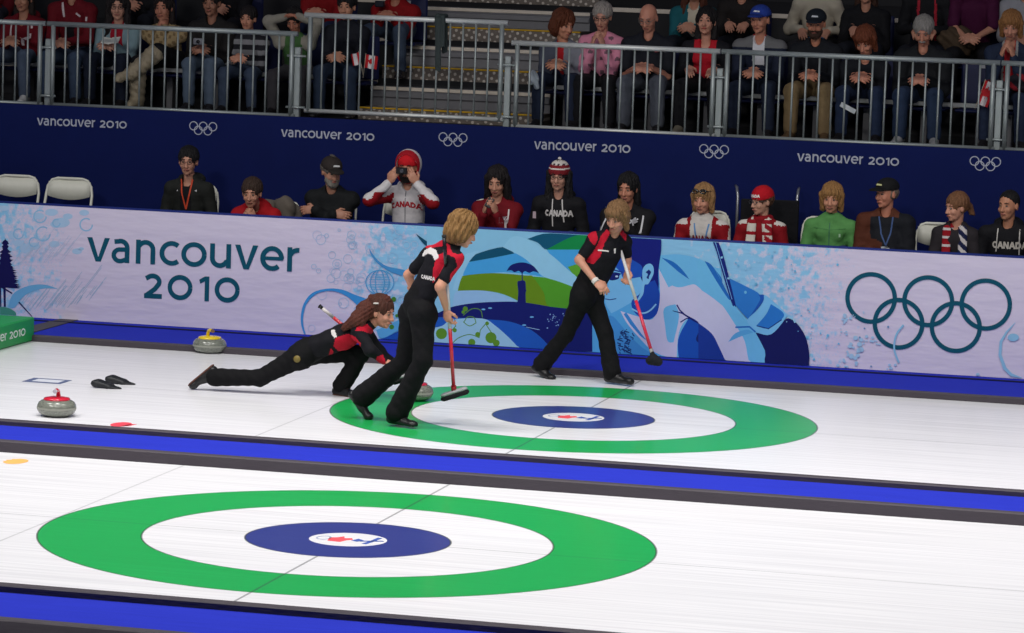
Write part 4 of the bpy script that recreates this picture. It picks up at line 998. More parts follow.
def seated(S):
    """a seated person whose head centre stands at pixel px, py of the photo"""
    s = S.get('s', 1.0); fl = S['floor']; Yr = S['Y']; lean = math.radians(S.get('lean', 6)); 
    yaw = math.radians(S.get('yaw', 0)); pz = .56 * s + S.get('seat', .0)
    Hw = at(S['px'], S['py'], Yr - .08 - (.3 if lean < .6 else .45) * math.sin(lean)); hz = Hw[2] - fl
    hp_, hy_ = math.radians(S.get('hp', 5)), math.radians(S.get('hy', 0)) - yaw; R = Rz(hy_) @ Rx(hp_) @ Ry(math.radians(S.get('hr', 0)))
    # neck base below the skull
    l2 = lean if lean > .6 else lean * .4; nbz = hz - .155 * s * math.cos(l2) - .02
    Tn = (nbz - pz) / math.cos(lean); pel = V3(0, 0, pz); nb = pel + Tn * V3(0, -math.sin(lean), math.cos(lean)); ch = pel + .68 * (nb - pel)
    hc = nb + V3(0, -.035 * s - (.05 if l2 < lean else .16) * math.sin(lean), hz - nbz)
    hx = Rz(yaw) @ hc; rx = Hw[0] - hx[0]
    root = empty('person', (rx, Yr, fl), yaw)
    H = Head(hc, R, 1.04 * s)
    sw = .164 * s * S.get('sw', 1.0)
    sh = [nb + V3(-sw, .0, -.075 * s), nb + V3(sw, .0, -.075 * s)]
    hn = S.get('hands', 'lap'); tg = HANDS[hn](s, hz) if isinstance(hn, str) else hn
    el, wr = [], []
    for i in (0, 1):
        pole = V3((-1, 1)[i] * S.get('elout', .38), .35, S.get('elz', -.9)); e, w_ = ik(sh[i], V3(*tg[i]), .275 * s, .235 * s, pole); el.append(e); wr.append(w_)
    hd, hnm = [], []
    for i in (0, 1):
        sd = (-1, 1)[i]
        if hn in ('camera',): d = V3(-sd * .45, -.25, .8); n = V3(-sd * .5, .8, .3)
        elif hn in ('chin', 'prop'): d = V3(-sd * .35, .15, .9); n = V3(-sd * .8, .5, 0)
        elif hn == 'chest': d = V3(-sd * .25, -.2, .9); n = V3(-sd * .9, .3, 0)
        elif hn == 'cross': d = V3(-sd * .9, -.1, -.1) if i == 0 else V3(-1, .0, -.15); d = V3((1, -1)[i], 0, -.1); n = V3(0, .9, -.3)
        elif hn == 'clasp': d = V3(-sd * .75, -.5, -.15); n = V3(-sd * .5, .6, -.5)
        else: d = V3(-sd * .25, -.8, -.35); n = V3(-sd * .3, -.2, -.9)
        if S.get('hdir'): d = V3(*S['hdir'][i])
        hd.append(d); hnm.append(n)
    kx = S.get('knee', .12) * s; hipz = pz - .01; kn = []; an = []; toe = []
    for sd in (-1, 1):
        kn.append(V3(sd * kx, -.43 * s, pz - .02 + S.get('kneeup', 0))); an.append(V3(sd * kx * 1.05, -.40 * s - S.get('foot', 0), .085 * s)); toe.append(an[-1] + V3(sd * .02, -.15 * s, -.045 * s))
    if S.get('legx'):     # one ankle over the other knee
        kn[1] = V3(.05, -.42, pz + .10); an[1] = V3(-.17, -.52, pz - .12); toe[1] = an[1] + V3(-.11, -.08, -.05)
    J = dict(H=H, pel=pel, ch=ch, nb=nb, sh=sh, el=el, wr=wr, hip=[V3(-.085 * s, -.02, pz), V3(.085 * s, -.02, pz)], kn=kn, an=an, toe=toe, fv=V3(0, -math.cos(lean), -math.sin(lean) * .6), hd=hd, hn=hnm)
    if hn == 'none': J['hd'] = None
    J = figure(root, J, S); J['root'] = root; J['S'] = S
    tag(root, S['label'], 'person')
    return J
# ------------------------------------------------------------------ the row behind the banner
PF = .35
def low(**S):
    S.setdefault('floor', PF); S.setdefault('Y', 10.5); J = seated(S)
    return J
CH = []
def chair_for(J, label, dx=0, dy=0.0, rz=0):
    r = J['root']; o = place_chair(r.location[0] + dx - (.055 if dx > .06 or dx < 0 else .07), r.location[1] + dy + .03, PF, rz + .2, label); o.scale = (.84, 1, 1)
CAN = (226, 222, 220); RED = (176, 24, 34); DRED = (122, 14, 24); BLK = (26, 26, 30)
# 1 glasses, black jacket, lanyard
J = low(px=187, py=162, hair='short', haircol=(18, 16, 18), glasses=(70, 50, 50), skin=(186, 134, 112), hy=8, hp=4, hands='low', lean=4, top=dict(c=(34, 36, 34), cs=[(20, 20, 24)], collar=True, hood=True, vee=.10, rules=[lambda F: (abs(F['x']) < .05) & F['front'] & ~F['arm']]), label='person with short black hair, glasses and an orange lanyard in a dark hooded jacket')
z = J['nb'][2]; ondecal(J, line2([(-.05, z + .02), (-.035, z - .1), (.005, z - .25)], .014) + line2([(.055, z + .02), (.04, z - .1), (.005, z - .25)], .014), (200, 70, 40), 'lanyard', J['root'])
ondecal(J, [[(-.09, z - .09), (-.075, z - .09), (-.08, z - .075)], [(.08, z - .08), (.1, z - .09), (.1, z - .07)]], (210, 210, 214), 'logo')
chair_for(J, 'white folding chair under the person with the orange lanyard', .1)
# 2 red jacket leaning forward
J = low(px=249, py=194, hair=['crop', 'pony'], haircol=(58, 42, 34), skin=(190, 136, 112), lean=44, hp=10, hy=4, hands='prop', elout=.8, top=dict(c=(170, 22, 32), collar=True), label='person in a red jacket leaning forward with chin on both hands')
ondecal(J, [[(.15, J['nb'][2] - .16), (.2, J['nb'][2] - .16), (.2, J['nb'][2] - .1), (.15, J['nb'][2] - .1)]], (222, 214, 212), 'logo')
chair_for(J, 'white folding chair under the person leaning forward in red', .17, .12)
C.objects[-1]; [o_ for o_ in C.objects if o_.get('label') == 'white folding chair under the person leaning forward in red'][0].scale = (.78, 1, .86)
# 3 bearded, arms crossed
J = low(px=331, py=172, hair='short', haircol=(96, 90, 84), skin=(178, 128, 106), hy=38, hp=16, lean=16, hands='cross', beard=(128, 122, 114), hat=('cap', (48, 42, 40), (40, 36, 34), (200, 200, 200)), top=dict(c=(24, 26, 28), collar=True, th=.024), sw=1.08, girth=1.12, label='grey-bearded person in a brown cap and black jacket with crossed arms')
chair_for(J, 'white folding chair under the bearded person in the brown cap', .05)
# 4 red hat, photographing
J = low(px=407, py=168, hair=None, haircol=(40, 26, 22), skin=(190, 136, 112), hp=4, hands='camera', elout=.7, lean=4, hat=('beanie', (196, 26, 36)), beard=(30, 24, 24),
        top=dict(c=(206, 202, 204), cs=[(142, 18, 28), (206, 202, 204), (160, 22, 34)], collar=True, hood=True, rules=[lambda F: F['arm'] & (F['z'] < .93 + .0 * F['x']) & (F['n'][:, 2] < .3), lambda F: F['arm'] & (F['n'][:, 2] > .25), lambda F: (F['z'] < .60) & F['front'] & ~F['arm']]), label='person in a red knit hat and white hood photographing with a small black camera')
z = J['nb'][2]; chest_text(J, 'CANADA', 0, z - .17, .29, .05, (170, 30, 44), arch=.12); ondecal(J, line2([(.0, z - .03), (.0, z - .38)], .008), (120, 120, 126), 'zip')
H = J['H']
V, Q = grow([H.e((0, .015, .035), (.115, .12, .125)), H.e((0, .0, -.05), (.10, .10, .09)), H.e((0, -.06, .01), (.094, .125, .105), 's'), H.e((0, -.1, -.02), (.1, .07, .16), 's')], .007, .02)
meshobj('hood', [(V, Q)], [cloth((206, 202, 204)), cloth((160, 22, 34))], J['root'], paint=lambda c, n: ((n @ (H.R @ V3(0, -1, 0))) > .25).astype(int))
cm = empty('camera', tuple(J['root'].matrix_basis @ Vector(H.T(0, -.20, .0)))); tag(cm, 'small black compact camera held up in front of the face under the red hat', 'camera')
MB().box(-.05, .05, -.012, .014, -.03, .03, bev=.006).build('camera_body', M((22, 22, 26), rough=.35), cm)
MB().lathe([(.0, 0), (.017, 0), (.018, .006), (.018, .018), (.014, .02), (0, .017)], n=20).build('lens', M((70, 72, 80), rough=.2), cm).rotation_euler = (PI / 2, 0, 0)
cm.children[1].location = (0.008, -.01, 0)
chair_for(J, 'white folding chair under the person taking a photograph', .0)
# 5 long dark hair, red jacket
J = low(px=496, py=182, hair='long', haircol=(26, 20, 22), skin=(192, 138, 114), fem=1, hp=18, hands='chest', lean=6, top=dict(c=(112, 16, 28), hood=True), label='person with long dark hair in a dark red jacket holding a phone at the chest')
z = J['nb'][2]; ondecal(J, line2([(.125, z - .06), (.13, z - .15), (.14, z - .24)], .014), (214, 208, 208), 'piping'); ondecal(J, [[(.085, z - .17), (.115, z - .17), (.115, z - .12), (.085, z - .12)]], (200, 190, 196), 'logo')
ph = MB().box(-.028, .028, -.006, .006, -.05, .05, bev=.004).build('phone', M((24, 24, 30), rough=.3)); ph.location = J['root'].matrix_basis @ Vector((J['wr'][0] + J['wr'][1]) / 2 + V3(0, -.03, .10)); ph.rotation_euler = (-.5, .5, .2); tag(ph, 'small dark phone held by the person with long dark hair', 'phone')
chair_for(J, 'white folding chair under the long-haired person in dark red', .0)
RT5 = J
# 6 patterned hat, black hoodie
J = low(px=558, py=177, hair='long', haircol=(20, 18, 20), skin=(190, 140, 120), glasses=(50, 40, 44), hp=4, hands='low', lean=3, sw=1.05, hat=('beanie', (122, 30, 38), (60, 50, 60)), top=dict(c=(22, 22, 26), hood=True, collar=True), label='person in a patterned knit hat and a black hoodie with white CANADA letters')
z = J['nb'][2]; chest_text(J, 'CANADA', 0.02, z - .17, .25, .055, (214, 210, 208)); ondecal(J, line2([(-.04, z - .02), (-.03, z - .26)], .01), (206, 202, 200), 'drawstring'); ondecal(J, line2([(.045, z - .02), (.07, z - .22)], .01), (206, 202, 200), 'drawstring', off=.003); ondecal(J, [[(-.22, z - .2), (-.19, z - .2), (-.19, z - .14), (-.22, z - .14)]], (190, 170, 180), 'logo')
H = J['H']; MB().lathe([(0, .035), (.012, .03), (.017, .018), (.012, .004), (0, 0)], n=14).build('pompom', cloth((206, 200, 196)), J['root']).location = tuple(H.T(0, .014, .135))
chair_for(J, 'white folding chair under the person in the patterned knit hat', .0)
# 7 dark hair, black jacket, white stripes
J = low(px=627, py=189, hair='ear', haircol=(18, 16, 18), skin=(182, 122, 98), fem=1, hp=10, hy=-8, hands='chest', lean=10, sw=1.1, girth=1.1, top=dict(c=(24, 24, 28), cs=[(120, 24, 34)], collar=True, rules=[lambda F: (abs(F['x']) < .035) & F['front'] & ~F['arm']]), label='dark-haired person with clasped hands in a black jacket with white shoulder stripes')
z = J['nb'][2]; ondecal(J, line2([(.155, z - .05), (.15, z - .2)], .016) + line2([(-.17, z - .08), (-.215, z - .2)], .014) + line2([(.07, z - .08), (.11, z - .11)], .012) + line2([(.07, z - .11), (.11, z - .08)], .012) + line2([(.085, z - .07), (.1, z - .13)], .01) + line2([(-.12, z - .06), (-.09, z - .09)], .01), (206, 206, 210), 'stripes')
chair_for(J, 'white folding chair under the person with white shoulder stripes', .0)
# 8 blonde, sunglasses on head, lanyard
def can_rules(sd=.10): return [lambda F: (F['arm'] | (abs(F['fx']) > sd)), lambda F: F['arm'] & (F['n'][:, 2] > .45), lambda F: F['arm'] & (abs(F['fx']) > .235) & (F['z'] < .76)]
J = low(px=702, py=200, hair=['bangs'], haircol=(156, 118, 78), browcol=(150, 110, 70), skin=(200, 140, 116), fem=1, hp=8, hy=-10, hands='low', lean=8, sw=1.03, top=dict(c=(206, 200, 194), cs=[(140, 18, 28), (208, 202, 198), (208, 202, 198)], collar=True, closed=True, rules=can_rules(.095)), label='blonde person with sunglasses pushed up and a blue lanyard over a white jacket')
z = J['nb'][2]; chest_text(J, 'CANADA', 0.0, z - .20, .24, .065, (122, 22, 34)); ondecal(J, line2([(-.06, z - .03), (-.04, z - .14), (.0, z - .26)], .014) + line2([(.07, z - .03), (.05, z - .14), (.0, z - .26)], .014), (96, 140, 190), 'lanyard', J['root'])
H = J['H']; m = MB()
for sd in (-1, 1): m.tube([H.T(sd * .036 + .026 * math.cos(t * PI / 6), -.088 + .004 * math.sin(t * PI / 6), .088 + .016 * math.sin(t * PI / 6)) for t in range(12)], .006, 6, closed=True)
m.tube([H.T(-.085, .01, .07), H.T(-.06, -.075, .088), H.T(0, -.1, .092), H.T(.06, -.075, .088), H.T(.085, .01, .07)], .005, 6); m.build('sunglasses', M((30, 30, 34), rough=.15, spec=.8), J['root'])
chair_for(J, 'white folding chair under the blonde person with sunglasses pushed up', .1)
# 9 red CANADA hat, scarf
J = low(px=761, py=202, hair='short', haircol=(90, 60, 44), skin=(196, 146, 124), glasses=(60, 60, 66), s=.95, hp=6, hy=-42, hands='low', lean=4, hat=('beanie', (180, 20, 34), None, True), top=dict(c=(136, 18, 28), cs=[(136, 18, 28), (210, 204, 198)], collar=True, closed=True, rules=[lambda F: F['x'] > 9, lambda F: (F['n'][:, 2] > .55) & F['arm']]), label='person in a red CANADA hat and a striped scarf turned to the left')
z = J['nb'][2]
V, Q = grow([cap(V3(-.06, -.05, z + .005), V3(.06, -.05, z + .005), .035), cap(V3(-.06, .02, z + .02), V3(.06, .02, z + .02), .035), cap(V3(-.07, -.11, z - .02), V3(-.08, -.155, z - .30), .04, .045, V3(0, 1, 0), .45), cap(V3(.06, -.11, z - .02), V3(.09, -.155, z - .30), .045, .045, V3(0, 1, 0), .45)], .007, .015)
meshobj('scarf', [(V, Q)], [cloth((214, 208, 198)), cloth((150, 22, 36))], J['root'], paint=lambda c, n: ((np.sin(c[:, 2] * 62) > .55) | ((c[:, 0] > .05) & (np.sin(c[:, 2] * 62 + c[:, 0] * 40) > .2))).astype(int))
W9 = J
# wheelchair
wc = empty('wheelchair', (J['root'].location[0] + .03, 10.58, PF), .2); tag(wc, 'dark wheelchair with raised push handle under the person in the red CANADA hat', 'wheelchair')
MT = M((36, 36, 42), rough=.5); CHR = M((150, 152, 156), rough=.3, metal=.7)
MB().box(-.22, .22, -.22, .2, .40, .425, bev=.01).build('seat', cloth((24, 24, 28)), wc)
MB().box(-.23, .28, .2, .225, .45, 1.0, bev=.01).build('backrest', cloth((24, 24, 28)), wc)
for sd in (-1, 1):
    w_ = MB(); w_.tube([(sd * .29, .1 + .3 * math.cos(t * PI / 16), .30 + .29 * math.sin(t * PI / 16)) for t in range(32)], .014, 8, closed=True)
    for t in range(8): w_.tube([(sd * .29, .1, .30), (sd * .29, .1 + .29 * math.cos(t * PI / 4), .30 + .28 * math.sin(t * PI / 4))], .003, 5)
    w_.build('wheel', MT, wc)
    MB().tube([(sd * .26, .23, .3), (sd * .26, .23, 1.02), (sd * .27, .27, 1.09), (sd * .28, .36, 1.10)], .013, 8).build('push_handle', CHR, wc)
    MB().tube([(sd * .27, -.2, .62), (sd * .27, .2, .62)], .02, 8).build('armrest', MT, wc)
# 10 green jacket
J = low(px=831, py=199, hair='bangs', haircol=(150, 110, 66), browcol=(140, 100, 64), skin=(196, 138, 112), fem=1, hp=8, hands='low', lean=2, sw=1.04, top=dict(c=(88, 146, 82), collar=True, closed=True, th=.008), label='person with straight blonde hair in a light green zipped jacket')
z = J['nb'][2]; ondecal(J, line2([(.0, z - .03), (.0, z - .4)], .008), (60, 110, 84), 'zip'); ondecal(J, line2([(-.14, z - .075), (.0, z - .09), (.14, z - .075)], .006), (70, 130, 70), 'seam'); ondecal(J, [[(.085, z - .15), (.1, z - .15), (.1, z - .12), (.085, z - .12)]], (170, 210, 170), 'logo')
chair_for(J, 'white folding chair under the person in the green jacket', .0)
# 11 black cap, brown sleeves
J = low(px=886, py=194, hair='fringe', haircol=(120, 104, 92), skin=(190, 126, 102), hy=-36, hp=4, hands='lap', lean=8, sw=1.12, girth=1.15, hat=('cap', (24, 24, 26), (20, 20, 22), (206, 206, 150)), top=dict(c=(26, 28, 34), cs=[(84, 44, 30), (90, 50, 36)], collar=True, th=.02, rules=[lambda F: F['arm'] & (F['fx'] < 0), lambda F: (F['z'] > .93) & (abs(F['x']) < .12)]), label='heavyset person in a black cap and dark jacket with brown sleeves and a hanging badge')
z = J['nb'][2]; ondecal(J, line2([(-.05, z - .02), (-.02, z - .16), (.03, z - .26)], .013) + line2([(.07, z - .02), (.06, z - .16), (.03, z - .26)], .013), (60, 84, 130), 'lanyard', J['root'])
o = ondecal(J, line2([(.0, z - .27), (.08, z - .27)], .001) + [[(-.01 + u * .03, z - .37 + v * .035) for u, v in ((0, 0), (1, 0), (1, 1), (0, 1))] for _ in (0,)] + [[(-.01 + i * .03, z - .37 + j * .033), (.02 + i * .03, z - .37 + j * .033), (.02 + i * .03, z - .337 + j * .033), (-.01 + i * .03, z - .337 + j * .033)] for i in range(3) for j in range(3)], (190, 196, 202), 'badge', J['root'], off=.008)
chair_for(J, 'white folding chair under the heavyset person in the black cap', .0)
# 12 scarf, looking left
J = low(px=956, py=208, hair=['short', 'pony'], haircol=(120, 82, 56), skin=(200, 144, 120), fem=1, hy=-48, hp=8, hands='lap', lean=6, sw=.92, s=.95, top=dict(c=(44, 40, 44), collar=True), label='person with tied-back brown hair and a red, white and navy scarf looking left')
z = J['nb'][2]
V, Q = grow([cap(V3(-.05, -.05, z + .0), V3(.05, -.05, z + .0), .033), cap(V3(-.06, .02, z + .015), V3(.06, .02, z + .015), .033), cap(V3(-.07, -.10, z - .02), V3(-.065, -.16, z - .34), .038, .04, V3(0, 1, 0), .45), cap(V3(.065, -.10, z - .02), V3(.08, -.16, z - .34), .04, .04, V3(0, 1, 0), .45)], .007, .015)
meshobj('scarf', [(V, Q)], [cloth((150, 22, 34)), cloth((206, 200, 200)), cloth((28, 34, 70))], J['root'], paint=lambda c, n: np.where(c[:, 0] < 0, np.where((np.sin(c[:, 2] * 90) > .6), 1, 0), np.where(np.sin(c[:, 2] * 70 + c[:, 0] * 60) > .1, 1, 2)))
chair_for(J, 'white folding chair showing beside the scarf wearer looking left', -.1)
# 13 black hoodie
J = low(px=1008, py=206, hair='crop', haircol=(20, 18, 18), skin=(184, 128, 100), hy=-24, hp=4, hands='low', lean=6, sw=1.12, top=dict(c=(24, 24, 28), hood=True, collar=True), label='dark-haired person in a black CANADA hoodie at the right edge behind the banner')
z = J['nb'][2]; chest_text(J, 'CANADA', 0.03, z - .19, .30, .06, (206, 200, 190)); ondecal(J, line2([(-.075, z - .02), (-.085, z - .22)], .009), (206, 202, 196), 'drawstring'); ondecal(J, line2([(.11, z - .02), (.11, z - .24)], .009), (206, 202, 196), 'drawstring')
chair_for(J, 'white folding chair under the person in the black hoodie at the right', .0)
# things lying on the laps / chairs behind the banner
def blob(name, prims, mat, loc, label, cat, h=.008, k=.03, disp=None):
    V, Q = grow(prims, h, k, disp); o = meshobj(name, [(V, Q)], mat); o.location = loc; tag(o, label, cat); return o
p = at(285, 215, 10.6); cl = lambda X: .006 * np.sin(X[:, 0] * 50 + X[:, 2] * 40)
blob('folded_coat', [cap(V3(-.22, 0, -.3), V3(-.2, -.06, .04), .10, .09, V3(0, 1, 0), .7), cap(V3(-.06, 0, -.35), V3(-.04, -.06, .06), .11, .10, V3(0, 1, 0), .8), cap(V3(.08, 0, -.4), V3(.03, .0, .02), .07, .07, V3(0, 1, 0), .6)], cloth((108, 100, 92)), (p[0] - .01, 10.80, p[2] + .0), 'crumpled grey-brown coat hung on a chair beside the person in red', 'coat', disp=cl)
p = at(498, 237, 10.22)
blob('handbag', [cap(V3(-.14, 0, -.12), V3(.14, 0, -.12), .10, None, V3(0, 1, 0), .8), ell(V3(0, 0, -.1), (.19, .09, .12))], M((84, 56, 48), rough=.35, bump=.3, bscale=30), (p[0], 10.12, p[2] + .02), 'brown shiny quilted bag on the lap of the long-haired person', 'bag')
p = at(434, 222, 10.7)
# ------------------------------------------------------------------ the front row of the stand
UF = FL
JEAN = (58, 74, 104)
SEATM = M((22, 30, 74), rough=.5, spec=.4)
def make_seat():
    r = empty('stadium_seat'); tag(r, 'x', 'seat', 'navy seats of the stand')
    m = MB(); m.box(-.21, .21, -.2, .2, .31, .34, bev=.012); m.build('seat_pan', SEATM, r)
    m = MB(); m.box(-.21, .21, .2, .235, .35, .76, bev=.014); m.build('backrest', SEATM, r)
    MB().box(-.03, .03, -.05, .05, 0, .31, bev=.004).build('pedestal', GREY, r)
    MB().box(-.045, .045, .192, .2, .70, .735).build('number_tag', M((190, 190, 196)), r)
    return r
seat0 = make_seat(); useds = [0]
def place_seat(x, y, z, label):
    o = seat0 if not useds[0] else copy_tree(seat0); useds[0] = 1; o.location = (x, y, z); o['label'] = label
def up(who=None, **S):
    S.setdefault('floor', UF); S.setdefault('Y', 12.12); S.setdefault('lean', 16); S.setdefault('seat', -.09); S.setdefault('knee', .15)
    J = seated(S); lab = S['label']
    place_seat(J['root'].location[0], S['Y'] + .1 + (.0), S['floor'], 'navy stand seat under the ' + who)
    return J
# left block, front row
J = up('person holding a slim paper', px=22, py=-1, hair='ear', haircol=(34, 24, 20), skin=(176, 124, 100), fem=1, hands='clasp', lean=8, pants=(76, 88, 108), shoe=(190, 190, 190), top=dict(c=(100, 14, 26), hood=True, vee=.12), label='person in a dark red jacket and jeans holding a slim paper at the far left')
z = J['nb'][2]; ondecal(J, line2([(-.1, z - .04), (-.1, z - .22)], .016) + line2([(.1, z - .03), (.11, z - .10)], .02) + line2([(.1, z - .15), (.11, z - .26)], .02), (204, 190, 192), 'piping')
J = up('tall person in red beside the glasses wearer', px=72, py=-16, hair='short', haircol=(30, 24, 20), skin=(170, 120, 98), hands='clasp', lean=12, sw=1.1, pants=(60, 74, 96), top=dict(c=(96, 12, 24), cs=[(20, 18, 22)], collar=True, rules=[lambda F: (abs(F['x'] + .0) < .04) & (F['z'] < .8) & F['front']]), label='person in dark red with white marks, head cut off by the picture edge')
z = J['nb'][2]; ondecal(J, line2([(-.08, z + .0), (-.06, z - .14)], .022) + line2([(.06, z - .1), (.1, z - .13)], .018) + line2([(.17, z - .13), (.17, z - .17)], .02), (196, 184, 186), 'piping')
J = up('person with glasses and an open book', px=117, py=7, hair='long', haircol=(28, 22, 24), skin=(190, 140, 120), glasses=(20, 20, 22), fem=1, hy=14, hands='clasp', lean=12, pants=(26, 32, 48), top=dict(c=(118, 142, 150), cs=[(150, 20, 40)], rules=[lambda F: (abs(F['x']) < .06) & F['front'] & ~F['arm']]), label='person with glasses and long dark hair in a pale blue jacket holding an open book')
def at_hand(J, dz=.05, dy=-.06, dx=0): 
    c = (J['wr'][0] + J['wr'][1]) / 2 + V3(dx, dy, dz); return J['root'].matrix_basis @ Vector(c)
bk = empty('book', at_hand(J, .03, -.09, .06)); bk.rotation_euler = (.5, 0, .1); tag(bk, 'open white-paged booklet held by the person with glasses', 'book')
for sd in (-1, 1): MB().box(0, .085, -.055, .055, 0, .008, bev=.002).build('page_block', M((214, 214, 206)), bk).rotation_euler = (0, -.15 if sd > 0 else PI + .15, 0)
J = up('person in the patterned top', px=163, py=8, hair='ear', haircol=(30, 20, 20), skin=(176, 118, 96), fem=1, hands='chin', lean=20, legx=True, pants=(24, 24, 28), shoe=(128, 116, 96), top=dict(c=(150, 130, 96), cs=[(112, 92, 64)], rules=[lambda F: (np.sin(F['x'] * 90) * np.sin(F['z'] * 80 + F['x'] * 30) > .25)], vee=.1), label='person in a patterned beige top with hands at the mouth and crossed legs')
# tall boots of that person
for (a, b, c) in ((J['kn'][0], J['an'][0], J['toe'][0]), (J['kn'][1], J['an'][1], J['toe'][1])):
    V, Q = grow([cap(b + (a - b) * .85, b, .088, .07), cap(b, c, .058, .042)], .01, .02, lambda X: .004 * np.sin(X[:, 2] * 90 + X[:, 0] * 50)); meshobj('boot', [(V, Q)], M((150, 138, 116), rough=.5, var=.25, scale=18, bump=.4, bscale=60), J['root'])
J = up('person with a camera in the lap', px=211, py=3, hair='short', haircol=(26, 22, 22), skin=(150, 104, 84), hands='clasp', lean=10, sw=1.08, pants=(84, 98, 116), legx=False, knee=.1, top=dict(c=(30, 28, 28), collar=True), label='person in a black jacket and pale jeans holding a small camera in the lap')
cb = empty('camera', at_hand(J, .06, -.1)); tag(cb, 'small silver camera held in the lap above pale jeans', 'camera')
MB().box(-.05, .05, -.015, .015, -.03, .03, bev=.006).build('camera_body', M((150, 150, 156), rough=.3, metal=.5), cb); MB().lathe([(0, 0), (.018, 0), (.018, .02), (0, .018)], n=16).build('lens', M((30, 30, 34), rough=.2), cb).rotation_euler = (PI / 2, 0, 0)
J = up('child in the striped sweater', px=247, py=19, hair='short', haircol=(24, 18, 18), skin=(188, 132, 108), s=.88, hands='clasp', lean=10, pants=(62, 74, 94), top=dict(c=(32, 32, 38), cs=[(124, 124, 128)], collar=True, closed=True, fold=.002, rules=[lambda F: np.sin(F['z'] * 66 + 1.2) > .15]), label='child in a black and grey striped sweater and jeans, hands together')
J = up('child in the green vest', px=294, py=20, hair='short', haircol=(18, 14, 14), skin=(170, 110, 88), s=.88, hands=((-.05, -.27, .93), (.05, -.27, .94)), hdir=((.9, 0, .1), (-.9, 0, .1)), elout=1.6, elz=-.25, hp=34, lean=22, pants=(64, 62, 66), top=dict(c=(62, 96, 54), cs=[(136, 132, 122)], closed=True, rules=[lambda F: F['arm']]), label='child in a green vest with head resting on raised white sleeves')
J = up('person holding the small flags', px=346, py=7, hair='short', haircol=(16, 14, 16), skin=(184, 130, 104), fem=1, s=.97, hands='clasp', lean=8, pants=(44, 56, 76), top=dict(c=(24, 26, 34), collar=True, closed=True), label='person in a dark jacket and jeans holding two small flags by the stairs')
def flag(name, loc, rot, label, sx=.085, sy=.065, rev=False):
    r = empty(name, loc); r.rotation_euler = rot; tag(r, label, 'flag')
    MB().tube([(0, 0, -.16), (0, 0, sy + .01)], .003, 6).build('stick', M((190, 180, 160)), r)
    m = MB(); n = 12; q = sx * 2
    for i in range(n):
        x0 = q * i / n; x1 = q * (i + 1) / n; y0 = .01 * math.sin(i * .8); y1 = .01 * math.sin((i + 1) * .8); m.mi = 0 if (i < 3 or i >= 9) else 1
        m.add([(x0, y0, -sy), (x1, y1, -sy), (x1, y1, sy), (x0, y0, sy)], [(0, 1, 2, 3)])
    lf = [(0, -.9), (.06, -.35), (.5, -.4), (.4, -.15), (.85, .2), (.65, .28), (.7, .55), (.42, .42), (.25, .75), (.18, .7), (0, 1), (-.18, .7), (-.25, .75), (-.42, .42), (-.7, .55), (-.65, .28), (-.85, .2), (-.4, -.15), (-.5, -.4), (-.06, -.35)]
    m.mi = 0; k = sy * .62; m.add([(sx + u * k, -.012, v * k) for u, v in lf], [tuple(range(len(lf)))])
    m.build('cloth', [M((190, 26, 36), rough=.7), M((222, 216, 218), rough=.7)], r, recalc=False); return r
flag('small_flag', at(365, 61, 11.62), (.1, .12, 0), 'small red and white maple leaf flag held beside the stairs', .06, .062)
f2 = flag('small_flag', at(360, 58, 11.66), (.1, .3, 2.9), 'pale back-turned flag held with the maple leaf flag beside the stairs', .045, .055)
J = up('person in bright red beside the stairs', px=394, py=-14, floor=2.18, Y=12.95, hair='short', haircol=(40, 30, 26), skin=(180, 120, 96), hands='clasp', lean=14, sw=1.08, pants=(62, 74, 92), top=dict(c=(140, 18, 24), collar=True), label='person in a bright red jacket and grey jeans on the higher row beside the stairs')
cb = MB().box(-.045, .045, -.03, .03, -.03, .03, bev=.008).build('camera', M((30, 32, 44), rough=.3)); cb.location = at(380, 4, 12.72); tag(cb, 'dark camera hanging on the chest of the bright red jacket', 'camera')
# right block, front row
J = up('person with brown hair by the stairs', px=563, py=25, hair='fluffy', haircol=(92, 46, 26), skin=(190, 130, 104), fem=1, hy=52, hp=14, lean=20, hands='clasp', pants=(34, 42, 62), top=dict(c=(120, 122, 132), cs=[(160, 24, 32), (74, 78, 92)], rules=[lambda F: (F['x'] > -.06) & (F['x'] < .02) & F['front'] & ~F['arm'], lambda F: F['x'] < -.06]), label='person with bushy brown hair in a grey and red jacket looking right beside the stairs')
J = up('grey-haired person in pink', px=602, py=17, hair='short', haircol=(150, 142, 136), browcol=(120, 110, 104), skin=(196, 140, 120), glasses=(40, 34, 36), fem=1, hp=14, lean=12, hands='chest', pants=(26, 26, 30), s=.98, top=dict(c=(206, 132, 156), cs=[(112, 84, 96)], fold=.005, rules=[lambda F: (np.sin(F['x'] * 40 + 1) * np.sin(F['z'] * 50) > .62) & F['front']]), label='grey-haired person with glasses in a pink patterned sweater')
J = up('bald person in the dark polo shirt', px=649, py=18, hair=None, haircol=(120, 100, 90), skin=(196, 134, 112), glasses=(120, 110, 104), hp=24, hy=-8, lean=22, hands='clasp', sw=1.15, girth=1.1, pants=(84, 88, 98), leg=1.15, top=dict(c=(26, 28, 36), sleeve=.8, collar=True, name='shirt'), label='bald person with glasses in a dark polo shirt and grey trousers')
ondecal(J, line2([(.07, J['nb'][2] - .13), (.12, J['nb'][2] - .12)], .012), (180, 90, 90), 'logo')
